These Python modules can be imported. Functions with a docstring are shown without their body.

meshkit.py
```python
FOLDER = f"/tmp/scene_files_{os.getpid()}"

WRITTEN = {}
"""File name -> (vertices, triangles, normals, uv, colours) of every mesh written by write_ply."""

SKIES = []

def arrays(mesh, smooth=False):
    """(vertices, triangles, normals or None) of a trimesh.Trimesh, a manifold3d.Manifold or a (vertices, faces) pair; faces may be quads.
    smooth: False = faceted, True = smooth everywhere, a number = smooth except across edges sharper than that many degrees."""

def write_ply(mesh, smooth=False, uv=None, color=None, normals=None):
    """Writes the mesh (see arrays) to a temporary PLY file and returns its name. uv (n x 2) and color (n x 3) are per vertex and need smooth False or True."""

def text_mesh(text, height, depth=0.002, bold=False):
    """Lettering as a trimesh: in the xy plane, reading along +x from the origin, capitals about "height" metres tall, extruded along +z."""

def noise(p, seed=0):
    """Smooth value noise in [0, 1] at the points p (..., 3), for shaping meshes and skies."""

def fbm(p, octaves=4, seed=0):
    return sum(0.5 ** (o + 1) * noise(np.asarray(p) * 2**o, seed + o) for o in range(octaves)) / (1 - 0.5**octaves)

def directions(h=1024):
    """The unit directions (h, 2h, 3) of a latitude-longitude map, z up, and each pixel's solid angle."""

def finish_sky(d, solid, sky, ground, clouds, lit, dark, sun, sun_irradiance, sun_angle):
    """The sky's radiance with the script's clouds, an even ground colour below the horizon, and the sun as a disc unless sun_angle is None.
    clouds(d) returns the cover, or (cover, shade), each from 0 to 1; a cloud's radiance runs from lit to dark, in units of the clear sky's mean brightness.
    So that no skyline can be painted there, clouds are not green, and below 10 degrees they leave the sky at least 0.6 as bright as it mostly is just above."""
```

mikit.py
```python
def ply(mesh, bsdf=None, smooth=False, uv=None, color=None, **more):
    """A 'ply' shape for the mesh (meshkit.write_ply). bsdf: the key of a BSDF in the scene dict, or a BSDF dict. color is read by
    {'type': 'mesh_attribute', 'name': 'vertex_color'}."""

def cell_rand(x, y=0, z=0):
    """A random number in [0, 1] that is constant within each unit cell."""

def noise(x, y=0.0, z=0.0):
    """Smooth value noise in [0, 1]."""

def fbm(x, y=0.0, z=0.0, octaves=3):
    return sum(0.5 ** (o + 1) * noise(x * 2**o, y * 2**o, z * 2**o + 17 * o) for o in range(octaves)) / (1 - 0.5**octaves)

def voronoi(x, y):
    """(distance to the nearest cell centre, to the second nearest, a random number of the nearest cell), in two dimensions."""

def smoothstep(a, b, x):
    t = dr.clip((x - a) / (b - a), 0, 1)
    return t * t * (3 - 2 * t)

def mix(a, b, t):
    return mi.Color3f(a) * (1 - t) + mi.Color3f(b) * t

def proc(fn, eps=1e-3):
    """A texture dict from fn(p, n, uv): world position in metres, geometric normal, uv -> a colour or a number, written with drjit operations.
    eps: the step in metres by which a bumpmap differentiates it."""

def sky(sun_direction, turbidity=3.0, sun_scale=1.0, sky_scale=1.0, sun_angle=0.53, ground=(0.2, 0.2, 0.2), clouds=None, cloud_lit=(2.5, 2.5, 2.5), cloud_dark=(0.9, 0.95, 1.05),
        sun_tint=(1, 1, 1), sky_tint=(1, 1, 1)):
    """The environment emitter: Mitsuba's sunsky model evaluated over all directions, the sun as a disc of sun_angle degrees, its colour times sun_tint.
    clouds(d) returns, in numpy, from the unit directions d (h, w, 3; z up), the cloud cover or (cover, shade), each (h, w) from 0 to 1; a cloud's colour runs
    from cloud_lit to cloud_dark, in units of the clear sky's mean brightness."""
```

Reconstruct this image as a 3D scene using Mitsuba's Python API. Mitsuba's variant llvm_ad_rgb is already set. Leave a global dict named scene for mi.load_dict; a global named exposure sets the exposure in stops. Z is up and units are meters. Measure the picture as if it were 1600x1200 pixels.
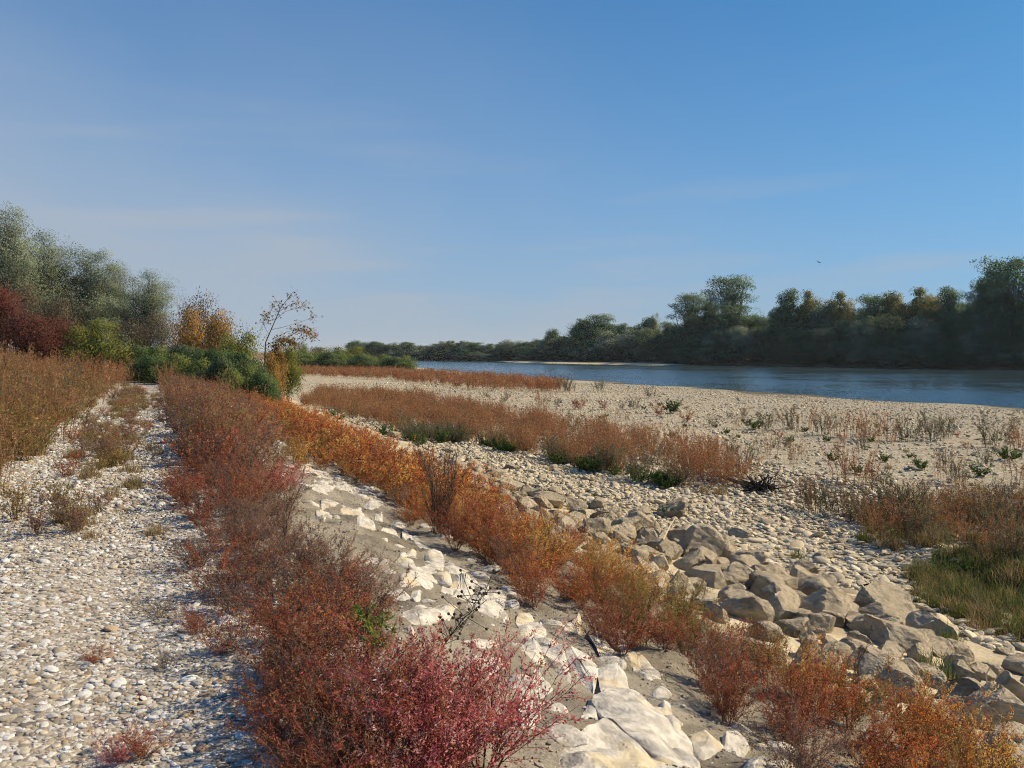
import math
import numpy as np, trimesh, mitsuba as mi, mikit, meshkit
from scipy.spatial import cKDTree
from shapely.geometry import Polygon, Point
from shapely import contains_xy

T = mi.ScalarTransform4f
scene, labels = {"type": "scene"}, {}
PI = math.pi

# ------------------------------------------------------------------ camera, sky, exposure
EYE, FOCAL, HORIZON = np.array([0, 0, 1.6]), 1240.0, 550.0          # focal length and horizon in pixels of the 1600 x 1200 photograph
PITCH = math.atan((600 - HORIZON) / FOCAL)
scene["camera"] = {"type": "perspective", "fov": math.degrees(2 * math.atan(800 / FOCAL)), "near_clip": 0.05, "far_clip": 12000.0,
                   "to_world": T().look_at(origin=EYE.tolist(), target=[0, math.cos(PITCH), 1.6 - math.sin(PITCH)], up=[0, 0, 1])}
SUN_AZ, SUN_EL = math.radians(82), math.radians(40)
SUN = (math.sin(SUN_AZ) * math.cos(SUN_EL), math.cos(SUN_AZ) * math.cos(SUN_EL), math.sin(SUN_EL))


def cirrus(d):
    x, y, z = d[..., 0], d[..., 1], d[..., 2]
    zz = np.maximum(z, 0.02)
    az = np.arctan2(x, y)
    q = np.stack([x / (zz + 0.25) * 1.3 + 0.9 * y, y / (zz + 0.25) * 0.8, z * 2], -1)
    veil = meshkit.fbm(q * 1.2 + 3.1, 5, seed=4)
    bank = np.exp(-((az + 0.75) / 0.85) ** 2) * np.clip((0.55 - z) / 0.42, 0, 1)
    fine = meshkit.fbm(np.stack([az * 3.0 + z * 6, z * 34 - az * 2.0, az * 0], -1), 4, seed=9)
    streak = np.clip((fine - 0.58) * 3.5, 0, 1) * np.clip((0.36 - z) / 0.3, 0, 1) * 0.30
    low = np.exp(-np.maximum(z, 0) / 0.16) * 0.75
    cover = np.clip(bank * (0.30 + 0.9 * veil) * 0.74 + streak + low, 0, 0.9)
    return cover, 0.0 * cover


scene["sky"] = mikit.sky(SUN, turbidity=2.4, clouds=cirrus, cloud_lit=(1.80, 2.07, 2.42), sky_tint=(0.165, 0.585, 0.82), sun_tint=(1.0, 0.985, 0.93))
exposure = 2.15

# ------------------------------------------------------------------ pixels to points, terrain
U, Vv = np.array([-0.411, 0.9116]), np.array([0.9116, 0.411])       # along the embankment, and across it towards the river


def xy(s, t):
    return np.stack([s * U[0] + t * Vv[0], s * U[1] + t * Vv[1]], -1)


def st(x, y):
    return x * U[0] + y * U[1], x * Vv[0] + y * Vv[1]


PROF_T = np.array([-400, -60, -14, -6, -3.2, -1.9, -1.2, 0.4, 1.2, 3.0, 5.0, 8.4, 9.8, 13, 18, 30, 48, 57, 62, 66, 75, 160, 4000])
PROF_Z = np.array([0.9, 0.9, 0.75, 0.42, 0.14, 0.03, 0, 0, -0.04, -0.62, -1.16, -1.92, -2.1, -2.14, -2.05, -2.2, -2.5, -2.72, -2.9, -3.15, -3.9, -5, -5])
WATER_Z = -2.9


def height(x, y):
    x, y = np.asarray(x, float), np.asarray(y, float)
    s, t = st(x, y)
    z = np.interp(t - np.clip((s - 150) / 100, 0, 1) * 12 * (t > 40), PROF_T, PROF_Z)
    p = np.stack([x, y, 0 * x], -1)
    near = np.exp(-np.abs(s) / 60)
    path = np.clip((t + 2.2) / 0.6, 0, 1) * np.clip((0.9 - t) / 0.5, 0, 1)
    z = z + (meshkit.fbm(p * 0.45, 3, 2) - 0.5) * 0.16 * (1 - 0.7 * path) * near
    emb = np.clip((t - 0.7) / 0.6, 0, 1) * np.clip((5.4 - t) / 0.8, 0, 1)
    z = z + emb * ((meshkit.fbm(p * 2.3, 3, 5) - 0.5) * 0.20 + (meshkit.noise(p * 9, 8) - 0.5) * 0.03)
    bed = np.clip((t - 9) / 2, 0, 1)
    z = z + bed * (meshkit.fbm(p * 0.12, 3, 6) - 0.5) * 0.35
    mound = np.exp(-((s - 4.5) / 6.5) ** 4) * np.clip((t - 11.6) / 1.2, 0, 1) * np.clip((22 - t) / 6, 0, 1)
    z = z + 0.42 * mound
    z = z - 0.03 * path * np.exp(-((t + 0.2) / 0.35) ** 2) - 0.03 * path * np.exp(-((t + 1.5) / 0.35) ** 2)
    return z


def ray(px, py):
    a, b = (px - 800) / FOCAL, (600 - py) / FOCAL
    return np.array([a, math.cos(PITCH) + b * math.sin(PITCH), -math.sin(PITCH) + b * math.cos(PITCH)])


def hit(px, py):
    """The point of the ground seen at a pixel of the photograph."""
    r = ray(px, py)
    k = 1.5 * 1.01 ** np.arange(640)
    p = EYE + k[:, None] * r
    below = p[:, 2] < height(p[:, 0], p[:, 1])
    i = int(np.argmax(below)) if below.any() else len(k) - 1
    a, b = k[max(i - 1, 0)], k[i]
    for _ in range(18):
        m = (a + b) / 2
        q = EYE + m * r
        a, b = (a, m) if q[2] < height(q[0], q[1]) else (m, b)
    q = EYE + b * r
    return np.array([q[0], q[1], height(q[0], q[1])])


def away(px, d):
    """The ground at the distance d ahead under the picture column px."""
    x = (px - 800) / FOCAL * d
    return np.array([x, d, float(height(x, d))])


def region(pixels):
    return Polygon([hit(*p)[:2] for p in pixels])


def scatter(poly, n, rng):
    x0, y0, x1, y1 = poly.bounds
    out = np.zeros((0, 2))
    while len(out) < n:
        c = rng.uniform([x0, y0], [x1, y1], (4 * n + 50, 2))
        out = np.vstack([out, c[contains_xy(poly, c[:, 0], c[:, 1])]])
    return out[:n]


# ------------------------------------------------------------------ materials
def rgb(c):
    return {"type": "rgb", "value": list(map(float, c))}


VC = {"type": "mesh_attribute", "name": "vertex_color"}
scene["leaf_material"] = {"type": "principledthin", "base_color": VC, "roughness": 0.65, "diff_trans": 0.85, "spec_trans": 0.0, "eta": 1.3}
scene["wood_material"] = {"type": "twosided", "bsdf": {"type": "diffuse", "reflectance": VC}}
scene["pebble_material"] = {"type": "bumpmap", "bump": mikit.proc(lambda p, n, uv: mikit.fbm(p.x * 70, p.y * 70, p.z * 70, 2), 2e-3), "scale": 0.004,
                            "bsdf": {"type": "principled", "base_color": VC, "roughness": 0.75, "specular": 0.25}}


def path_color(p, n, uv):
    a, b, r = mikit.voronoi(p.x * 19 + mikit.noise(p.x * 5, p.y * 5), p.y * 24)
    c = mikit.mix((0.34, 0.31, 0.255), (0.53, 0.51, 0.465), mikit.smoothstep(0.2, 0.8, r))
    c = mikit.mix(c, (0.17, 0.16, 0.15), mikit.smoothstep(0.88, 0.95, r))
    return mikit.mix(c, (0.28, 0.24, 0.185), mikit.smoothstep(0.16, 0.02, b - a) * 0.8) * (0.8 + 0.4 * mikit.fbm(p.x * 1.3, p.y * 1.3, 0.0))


def path_bump(p, n, uv):
    a, b, r = mikit.voronoi(p.x * 19 + mikit.noise(p.x * 5, p.y * 5), p.y * 24)
    return mikit.smoothstep(0.0, 0.35, b - a) * (0.5 + 0.5 * r)


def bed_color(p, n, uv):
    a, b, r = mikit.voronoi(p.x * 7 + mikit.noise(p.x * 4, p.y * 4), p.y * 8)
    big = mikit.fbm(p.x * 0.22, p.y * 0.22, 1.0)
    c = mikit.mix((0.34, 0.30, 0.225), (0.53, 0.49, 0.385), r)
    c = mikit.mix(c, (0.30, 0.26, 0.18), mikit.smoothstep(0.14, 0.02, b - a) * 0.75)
    sand = mikit.mix((0.46, 0.40, 0.28), (0.54, 0.475, 0.34), mikit.fbm(p.x * 3, p.y * 3, 0.0))
    c = mikit.mix(c, sand, mikit.smoothstep(0.6, 0.75, big) * 0.6)
    return mikit.mix(c, (0.085, 0.075, 0.055), mikit.smoothstep(-2.74, -2.86, p.z + 0.10 * (mikit.fbm(p.x * 0.5, p.y * 0.5, 2.0) - 0.5)) * 0.85)   # wet by the water


def bed_bump(p, n, uv):
    a, b, r = mikit.voronoi(p.x * 7 + mikit.noise(p.x * 4, p.y * 4), p.y * 8)
    return mikit.smoothstep(0.0, 0.4, b - a) * (0.4 + 0.6 * r)


def bank_color(p, n, uv):
    f = mikit.fbm(p.x * 2.1, p.y * 2.1, p.z * 2.1, 4)
    c = mikit.mix((0.18, 0.163, 0.13), (0.27, 0.25, 0.205), mikit.smoothstep(0.3, 0.7, f))
    g = mikit.noise(p.x * 90, p.y * 90, p.z * 90)
    return c * (0.82 + 0.36 * g)


def bank_bump(p, n, uv):
    return mikit.fbm(p.x * 26, p.y * 26, p.z * 26, 3) + 0.3 * mikit.noise(p.x * 160, p.y * 160, 0.0)


def slope_color(p, n, uv):
    f = mikit.fbm(p.x * 1.3, p.y * 1.3, 0.0, 4)
    return mikit.mix((0.36, 0.31, 0.22), (0.53, 0.465, 0.33), mikit.smoothstep(0.3, 0.65, f)) * (0.85 + 0.3 * mikit.noise(p.x * 40, p.y * 40, 0.0))


def field_color(p, n, uv):
    f = mikit.fbm(p.x * 0.9, p.y * 0.9, 0.0, 4)
    return mikit.mix((0.14, 0.10, 0.055), (0.27, 0.21, 0.12), f)


def white_stone(p, n, uv):
    f = mikit.fbm(p.x * 5 + 7, p.y * 5, p.z * 5, 4)
    g = mikit.fbm(p.x * 22, p.y * 22, p.z * 22, 3)
    c = mikit.mix((0.41, 0.395, 0.355), (0.56, 0.54, 0.485), mikit.smoothstep(0.35, 0.65, g))
    c = mikit.mix(c, (0.54, 0.46, 0.29), mikit.smoothstep(0.54, 0.68, f) * 0.7)
    c = mikit.mix(c, (0.24, 0.23, 0.205), mikit.smoothstep(0.55, 0.72, mikit.fbm(p.x * 11, p.y * 11 + 5, p.z * 11, 3)) * 0.6)
    crack = dr_abs(mikit.fbm(p.x * 7 + 3, p.y * 7, p.z * 7, 3) - 0.5)
    return mikit.mix(c, (0.66, 0.65, 0.62), mikit.smoothstep(0.012, 0.0, crack) * 0.35)


def dr_abs(x):
    import drjit as dr
    return dr.abs(x)


def stone_bump(p, n, uv):
    return mikit.fbm(p.x * 14, p.y * 14, p.z * 14, 4) + 0.25 * mikit.noise(p.x * 90, p.y * 90, p.z * 90)


def boulder_color(p, n, uv):
    f = mikit.fbm(p.x * 3.2, p.y * 3.2, p.z * 3.2, 4)
    c = mikit.mix((0.18, 0.152, 0.11), (0.36, 0.31, 0.225), mikit.smoothstep(0.3, 0.6, f))
    silt = mikit.smoothstep(0.1, 0.8, n.z + (mikit.fbm(p.x * 6, p.y * 6, p.z * 6) - 0.5) * 0.9)
    c = mikit.mix(c, (0.42, 0.365, 0.265), silt * 0.75)
    stain = mikit.smoothstep(0.52, 0.72, mikit.fbm(p.x * 7 + 9, p.y * 7, p.z * 7, 4))
    c = mikit.mix(c, (0.17, 0.145, 0.105), stain * 0.6)
    return c * (0.82 + 0.36 * mikit.noise(p.x * 45, p.y * 45, p.z * 45))


def ground(color, bump, scale, eps):
    return {"type": "bumpmap", "bump": mikit.proc(bump, eps), "scale": scale, "bsdf": {"type": "diffuse", "reflectance": mikit.proc(color)}}


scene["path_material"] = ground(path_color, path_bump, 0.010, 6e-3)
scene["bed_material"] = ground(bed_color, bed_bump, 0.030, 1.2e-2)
scene["bank_material"] = ground(bank_color, bank_bump, 0.012, 3e-3)
scene["slope_material"] = ground(slope_color, bank_bump, 0.012, 4e-3)
scene["field_material"] = {"type": "diffuse", "reflectance": mikit.proc(field_color)}
scene["white_stone_material"] = ground(white_stone, stone_bump, 0.016, 3e-3)
scene["boulder_material"] = ground(boulder_color, stone_bump, 0.05, 4e-3)


def ripple(p, n, uv):
    a = mikit.fbm(p.x * 0.9 + p.y * 0.2, p.y * 1.7 - p.x * 0.1, 0.0, 4)
    calm = mikit.smoothstep(0.35, 0.65, mikit.fbm(p.x * 0.035, p.y * 0.05, 3.0, 3))
    return a * (0.45 + 0.9 * calm)


scene["water_material"] = {"type": "bumpmap", "bump": mikit.proc(ripple, 3e-2), "scale": 0.15,
                           "bsdf": {"type": "principled", "base_color": rgb((0.018, 0.030, 0.034)), "roughness": 0.07, "eta": 1.33}}


# ------------------------------------------------------------------ entries and labels
ORD = ("first second third fourth fifth sixth seventh eighth ninth tenth eleventh twelfth thirteenth fourteenth fifteenth sixteenth seventeenth eighteenth nineteenth "
       "twentieth").split()
TENS = {2: "twenty", 3: "thirty", 4: "forty", 5: "fifty", 6: "sixty", 7: "seventy", 8: "eighty", 9: "ninety"}


def ordinal(k):                                                     # from 1
    if k <= 20:
        return ORD[k - 1]
    if k > 99:
        return "hundred and " + ordinal(k - 100) if k > 100 else "hundredth"
    return TENS[k // 10] + ("-" + ORD[k % 10 - 1] if k % 10 else "").replace("twenty-", "twenty-") if k % 10 else TENS[k // 10][:-1] + "ieth"


taken = {}


def key_of(name):
    n = taken.get(name, 0)
    taken[name] = n + 1
    return name if n == 0 else f"{name}_{n:03d}"


def say(key, label=None, category=None, group=None, kind=None):
    labels[key] = {k: v for k, v in dict(label=label, category=category, group=group, kind=kind).items() if v}


def instance(key, group, loc, rot=0.0, scale=1.0, tilt=(0, 0)):
    sc = [scale] * 3 if np.isscalar(scale) else list(scale)
    m = T().translate([float(v) for v in loc]).rotate([0, 0, 1], math.degrees(rot)).rotate([1, 0, 0], tilt[0]).rotate([0, 1, 0], tilt[1]).scale([float(v) for v in sc])
    scene[key] = {"type": "instance", "to_world": m, "shapegroup": {"type": "ref", "id": group}}
    return key


# ------------------------------------------------------------------ terrain sheets
def steps(a, b, first, growth):
    out, d = [a], first
    while out[-1] < b:
        out.append(out[-1] + d)
        d = max(first, d * (1 + growth))
    out[-1] = b
    return np.array(out)


S = np.concatenate([-steps(0, 80, 0.4, 0.12)[::-1], steps(0, 9, 0.045, 0)[1:], 9 + steps(0, 3000, 0.05, 0.014)[1:]])
Tf = -steps(1.9, 400, 0.12, 0.06)[::-1]
Tr = steps(9.8, 400, 0.10, 0.022)


def sheet(ts, drop=0.0):
    s, t = np.meshgrid(S, ts, indexing="ij")
    p = xy(s, t)
    z = height(p[..., 0], p[..., 1]) - drop
    v = np.concatenate([p, z[..., None]], -1).reshape(-1, 3)
    i, j = np.meshgrid(np.arange(len(S) - 1), np.arange(len(ts) - 1), indexing="ij")
    n = len(ts)
    q = np.stack([i * n + j, (i + 1) * n + j, (i + 1) * n + j + 1, i * n + j + 1], -1).reshape(-1, 4)
    return v, q[:, ::-1]


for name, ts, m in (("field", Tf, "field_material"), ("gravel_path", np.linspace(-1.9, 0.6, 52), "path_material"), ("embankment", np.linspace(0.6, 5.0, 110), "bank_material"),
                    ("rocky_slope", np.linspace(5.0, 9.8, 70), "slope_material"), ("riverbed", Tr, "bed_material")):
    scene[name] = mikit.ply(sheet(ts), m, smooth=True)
    say(name, kind="structure")

# the river and its far bank
BANK_PX = np.array([-900, 300, 640, 800, 900, 1100, 1350, 1600, 2000, 2600, 3400])
BANK_Y = np.array([560.5, 561.5, 563.0, 565.0, 567.0, 570.0, 574.0, 577.5, 583, 590, 600.0])


def bank(px, beyond=0.0):
    """A point of the far waterline seen in the picture column px, or so many metres behind it."""
    d = (1.6 - WATER_Z) * FOCAL / (np.interp(px, BANK_PX, BANK_Y) - HORIZON) + beyond
    return np.array([(px - 800) / FOCAL * d, d])


scene["river"] = mikit.ply((np.array([[*xy(s, t), WATER_Z] for s, t in ((-80, 50), (2990, 50), (2990, 2400), (-80, 2400))]), np.array([[3, 2, 1, 0]])), "water_material",
                           uv=np.array([[0, 0], [1, 0], [1, 1], [0, 1.0]]))
say("river", kind="structure")
cols = np.arange(-900, 3401, 12)
rows = [(-3, -3.5), (0, WATER_Z), (1.5, -2.2), (4, -1.5), (12, -1.0), (60, -0.7), (4000, -0.7)]
v = np.array([[*bank(c, b), z + 0.5 * (meshkit.noise(np.array([c * 0.05, b, 0.3])) - 0.5) * (0 < b < 100)] for c in cols for b, z in rows])
n = len(rows)
q = np.array([[i * n + j, i * n + j + 1, (i + 1) * n + j + 1, (i + 1) * n + j] for i in range(len(cols) - 1) for j in range(n - 1)])
scene["far_bank"] = mikit.ply((v, q[:, ::-1]), "field_material", smooth=True)
say("far_bank", kind="structure")
bar = []
for c in np.arange(770, 1081, 5):
    w = math.sin(min(1, (c - 765) / 60) * PI / 2) * math.sin(min(1, (1085 - c) / 90) * PI / 2)
    bar += [[*bank(c, -32 * w - 2), WATER_Z - 0.25], [*bank(c, -26 * w), WATER_Z + 0.35 * w], [*bank(c, 3), WATER_Z + 0.6 * w]]
n = len(bar) // 3
scene["sandbar"] = mikit.ply((np.array(bar), np.array([[3 * i + j, 3 * i + j + 1, 3 * i + 4 + j, 3 * i + 3 + j] for i in range(n - 1) for j in range(2)])[:, ::-1]), "slope_material", smooth=True)
say("sandbar", kind="structure")


# ------------------------------------------------------------------ stones
def cut_rock(rng, sub=3, cuts=9, depth=(0.55, 0.85), rough=0.06, freq=2.2):
    """A unit stone: a ball with flat broken faces and a rough skin."""
    m = trimesh.creation.icosphere(subdivisions=sub)
    p = m.vertices.copy()
    for _ in range(cuts):
        n = rng.normal(size=3)
        n /= np.linalg.norm(n)
        h = rng.uniform(*depth)
        over = np.maximum(p @ n - h, 0)
        p -= (over * 0.985)[:, None] * n
    off = rng.uniform(0, 50, 3)
    nn = m.vertex_normals
    p += nn * ((meshkit.fbm(p * freq + off, 3) - 0.5) * 2 * rough)[:, None]
    p += nn * ((meshkit.fbm(p * freq * 4 + off, 2) - 0.5) * rough * 0.7)[:, None]
    p -= p.mean(0)
    return p / np.abs(p).max(0), m.faces


def turned(p, yaw, pitch=0.0, roll=0.0):
    return p @ trimesh.transformations.euler_matrix(roll, pitch, yaw)[:3, :3].T


PEBBLE_PALETTE = np.array([0.86, 0.90, 0.95]) * np.array([[0.56, 0.545, 0.51], [0.50, 0.48, 0.43], [0.42, 0.37, 0.29], [0.36, 0.29, 0.20], [0.31, 0.27, 0.21], [0.20, 0.19, 0.18], [0.40, 0.30, 0.19], [0.62, 0.61, 0.58],
                           [0.28, 0.20, 0.15], [0.47, 0.41, 0.31]])
BED_PALETTE = np.array([1.22, 1.22, 1.14]) * np.array([[0.44, 0.39, 0.30], [0.40, 0.35, 0.27], [0.36, 0.32, 0.25], [0.30, 0.27, 0.22], [0.48, 0.44, 0.36], [0.27, 0.23, 0.17], [0.42, 0.36, 0.26]])


def ball_variants(sub, n, seed, flat):
    rng = np.random.default_rng(seed)
    out = []
    for _ in range(n):
        p, f = cut_rock(rng, sub, 5, (0.6, 0.9), 0.05, 1.3)
        out.append((p * np.array([1, rng.uniform(0.6, 0.85), rng.uniform(*flat)]), f))
    return out


def pebbles(points, sizes, variants, palette, weights, rng, sink=0.25, tilt=0.25):
    """Many stones: (vertices n x k x 3, faces of one, colours n x 3)."""
    n, k = len(points), len(variants)
    which = rng.integers(0, k, n)
    base = np.array([v[0] for v in variants])[which] * sizes[:, None, None] / 2
    yaw, tx, ty = rng.uniform(0, 2 * PI, n), rng.normal(0, tilt, n), rng.normal(0, tilt, n)
    x, y, z = base[..., 0], base[..., 1], base[..., 2]
    z, x = z + x * tx[:, None] + y * ty[:, None], x
    c, s = np.cos(yaw)[:, None], np.sin(yaw)[:, None]
    out = np.stack([c * x - s * y, s * x + c * y, z], -1)
    ground_z = height(points[:, 0], points[:, 1])
    lift = (np.abs(base[..., 2]).max(1) * (1 - 2 * sink))
    out += np.concatenate([points, (ground_z + lift)[:, None]], -1)[:, None]
    col = palette[rng.choice(len(palette), n, p=np.array(weights) / np.sum(weights))] * rng.uniform(0.82, 1.15, (n, 1))
    return out, variants[0][1], np.clip(col, 0, 0.75)


def join(verts, face, cols):
    n, k = verts.shape[:2]
    f = (face[None] + (np.arange(n) * k)[:, None, None]).reshape(-1, 3)
    return (verts.reshape(-1, 3), f), np.repeat(cols, k, 0)


def in_view(p, margin=0.08):
    a = p[:, 0] / np.maximum(p[:, 1], 0.01)
    return (p[:, 1] > 1.5) & (np.abs(a) < 0.645 + margin)


PIECES = {}


def strewn(holder, name, stuffname, pts, sizes, near_v, far_v, palette, weights, rng, sink=0.25, split=9.0, keep=300, tilt=0.25):
    """Strews stones over a piece of the setting: the ones that show largest are parts, the rest one stuff part."""
    d = np.hypot(pts[:, 0], pts[:, 1])
    vis = in_view(pts, 0.0) & (d > 3.2)
    order = np.argsort(-np.where(vis, sizes / d, 0))
    big, rest = order[:keep], order[keep:]
    v, f, c = pebbles(pts[big], sizes[big], near_v, palette, weights, rng, sink, tilt)
    for i in range(len(big)):
        k = key_of(f"{holder}__{name}")
        scene[k] = mikit.ply((v[i], f), "pebble_material", smooth=True, color=np.repeat(c[i:i + 1], len(v[i]), 0))
    near = rest[d[rest] < split]
    far = rest[d[rest] >= split]
    meshes, colors, at = [], [], 0
    for sel, var in ((near, near_v), (far, far_v)):
        if len(sel):
            v, f, c = pebbles(pts[sel], sizes[sel], var, palette, weights, rng, sink, tilt)
            m, cc = join(v, f, c)
            meshes.append((m[0], m[1] + at))
            at += len(m[0])
            colors.append(cc)
    k = f"{holder}__{stuffname}"
    scene[k] = mikit.ply((np.vstack([m[0] for m in meshes]), np.vstack([m[1] for m in meshes])), "pebble_material", smooth=True, color=np.vstack(colors))
    say(k, kind="stuff")


rng = np.random.default_rng(11)
BALL2, BALL1, BALL0 = ball_variants(2, 6, 1, (0.3, 0.6)), ball_variants(1, 10, 2, (0.22, 0.45)), ball_variants(1, 6, 3, (0.4, 0.7))
OCTA = []
for _ in range(8):
    m = trimesh.creation.icosahedron()
    OCTA.append((m.vertices * np.array([1, rng.uniform(0.6, 0.9), rng.uniform(0.3, 0.6)]) + rng.normal(0, 0.06, (12, 3)), m.faces))

# gravel on the path
n = 66000
s, t = 1.0 + 23 * rng.random(n) ** 1.7, rng.uniform(-1.9, 1.0, n)
pts = xy(s, t)
keep = in_view(pts)
pts, s, t = pts[keep], s[keep], t[keep]
sizes = np.clip(np.exp(rng.normal(math.log(0.024), 0.5, len(pts))), 0.016, 0.15) * np.where(s > 9, 1.4, 1.0)
strewn("gravel_path", "pebble", "gravel", pts, sizes, BALL1, OCTA, PEBBLE_PALETTE, [4, 4, 3, 2.4, 2, 0.9, 1.6, 3.2, 0.7, 3], rng, sink=0.40, tilt=0.12, split=6.5)

# cobbles of the dry channel and the bar
n = 30000
s, t = -2 + 52 * rng.random(n) ** 1.25, 9.2 + 8.5 * rng.random(n) ** 1.3
m2 = 26000
s, t = np.concatenate([s, 3 + 90 * rng.random(m2) ** 1.2]), np.concatenate([t, 14 + 45 * rng.random(m2)])
pts = xy(s, t)
keep = in_view(pts)
pts, s, t = pts[keep], s[keep], t[keep]
sizes = np.clip(np.exp(rng.normal(math.log(0.115), 0.40, len(pts))), 0.05, 0.42)
strewn("riverbed", "cobble", "shingle", pts, sizes, BALL1, OCTA, BED_PALETTE, [3, 3, 3, 2, 2, 1.5, 2], rng, split=17)


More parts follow.
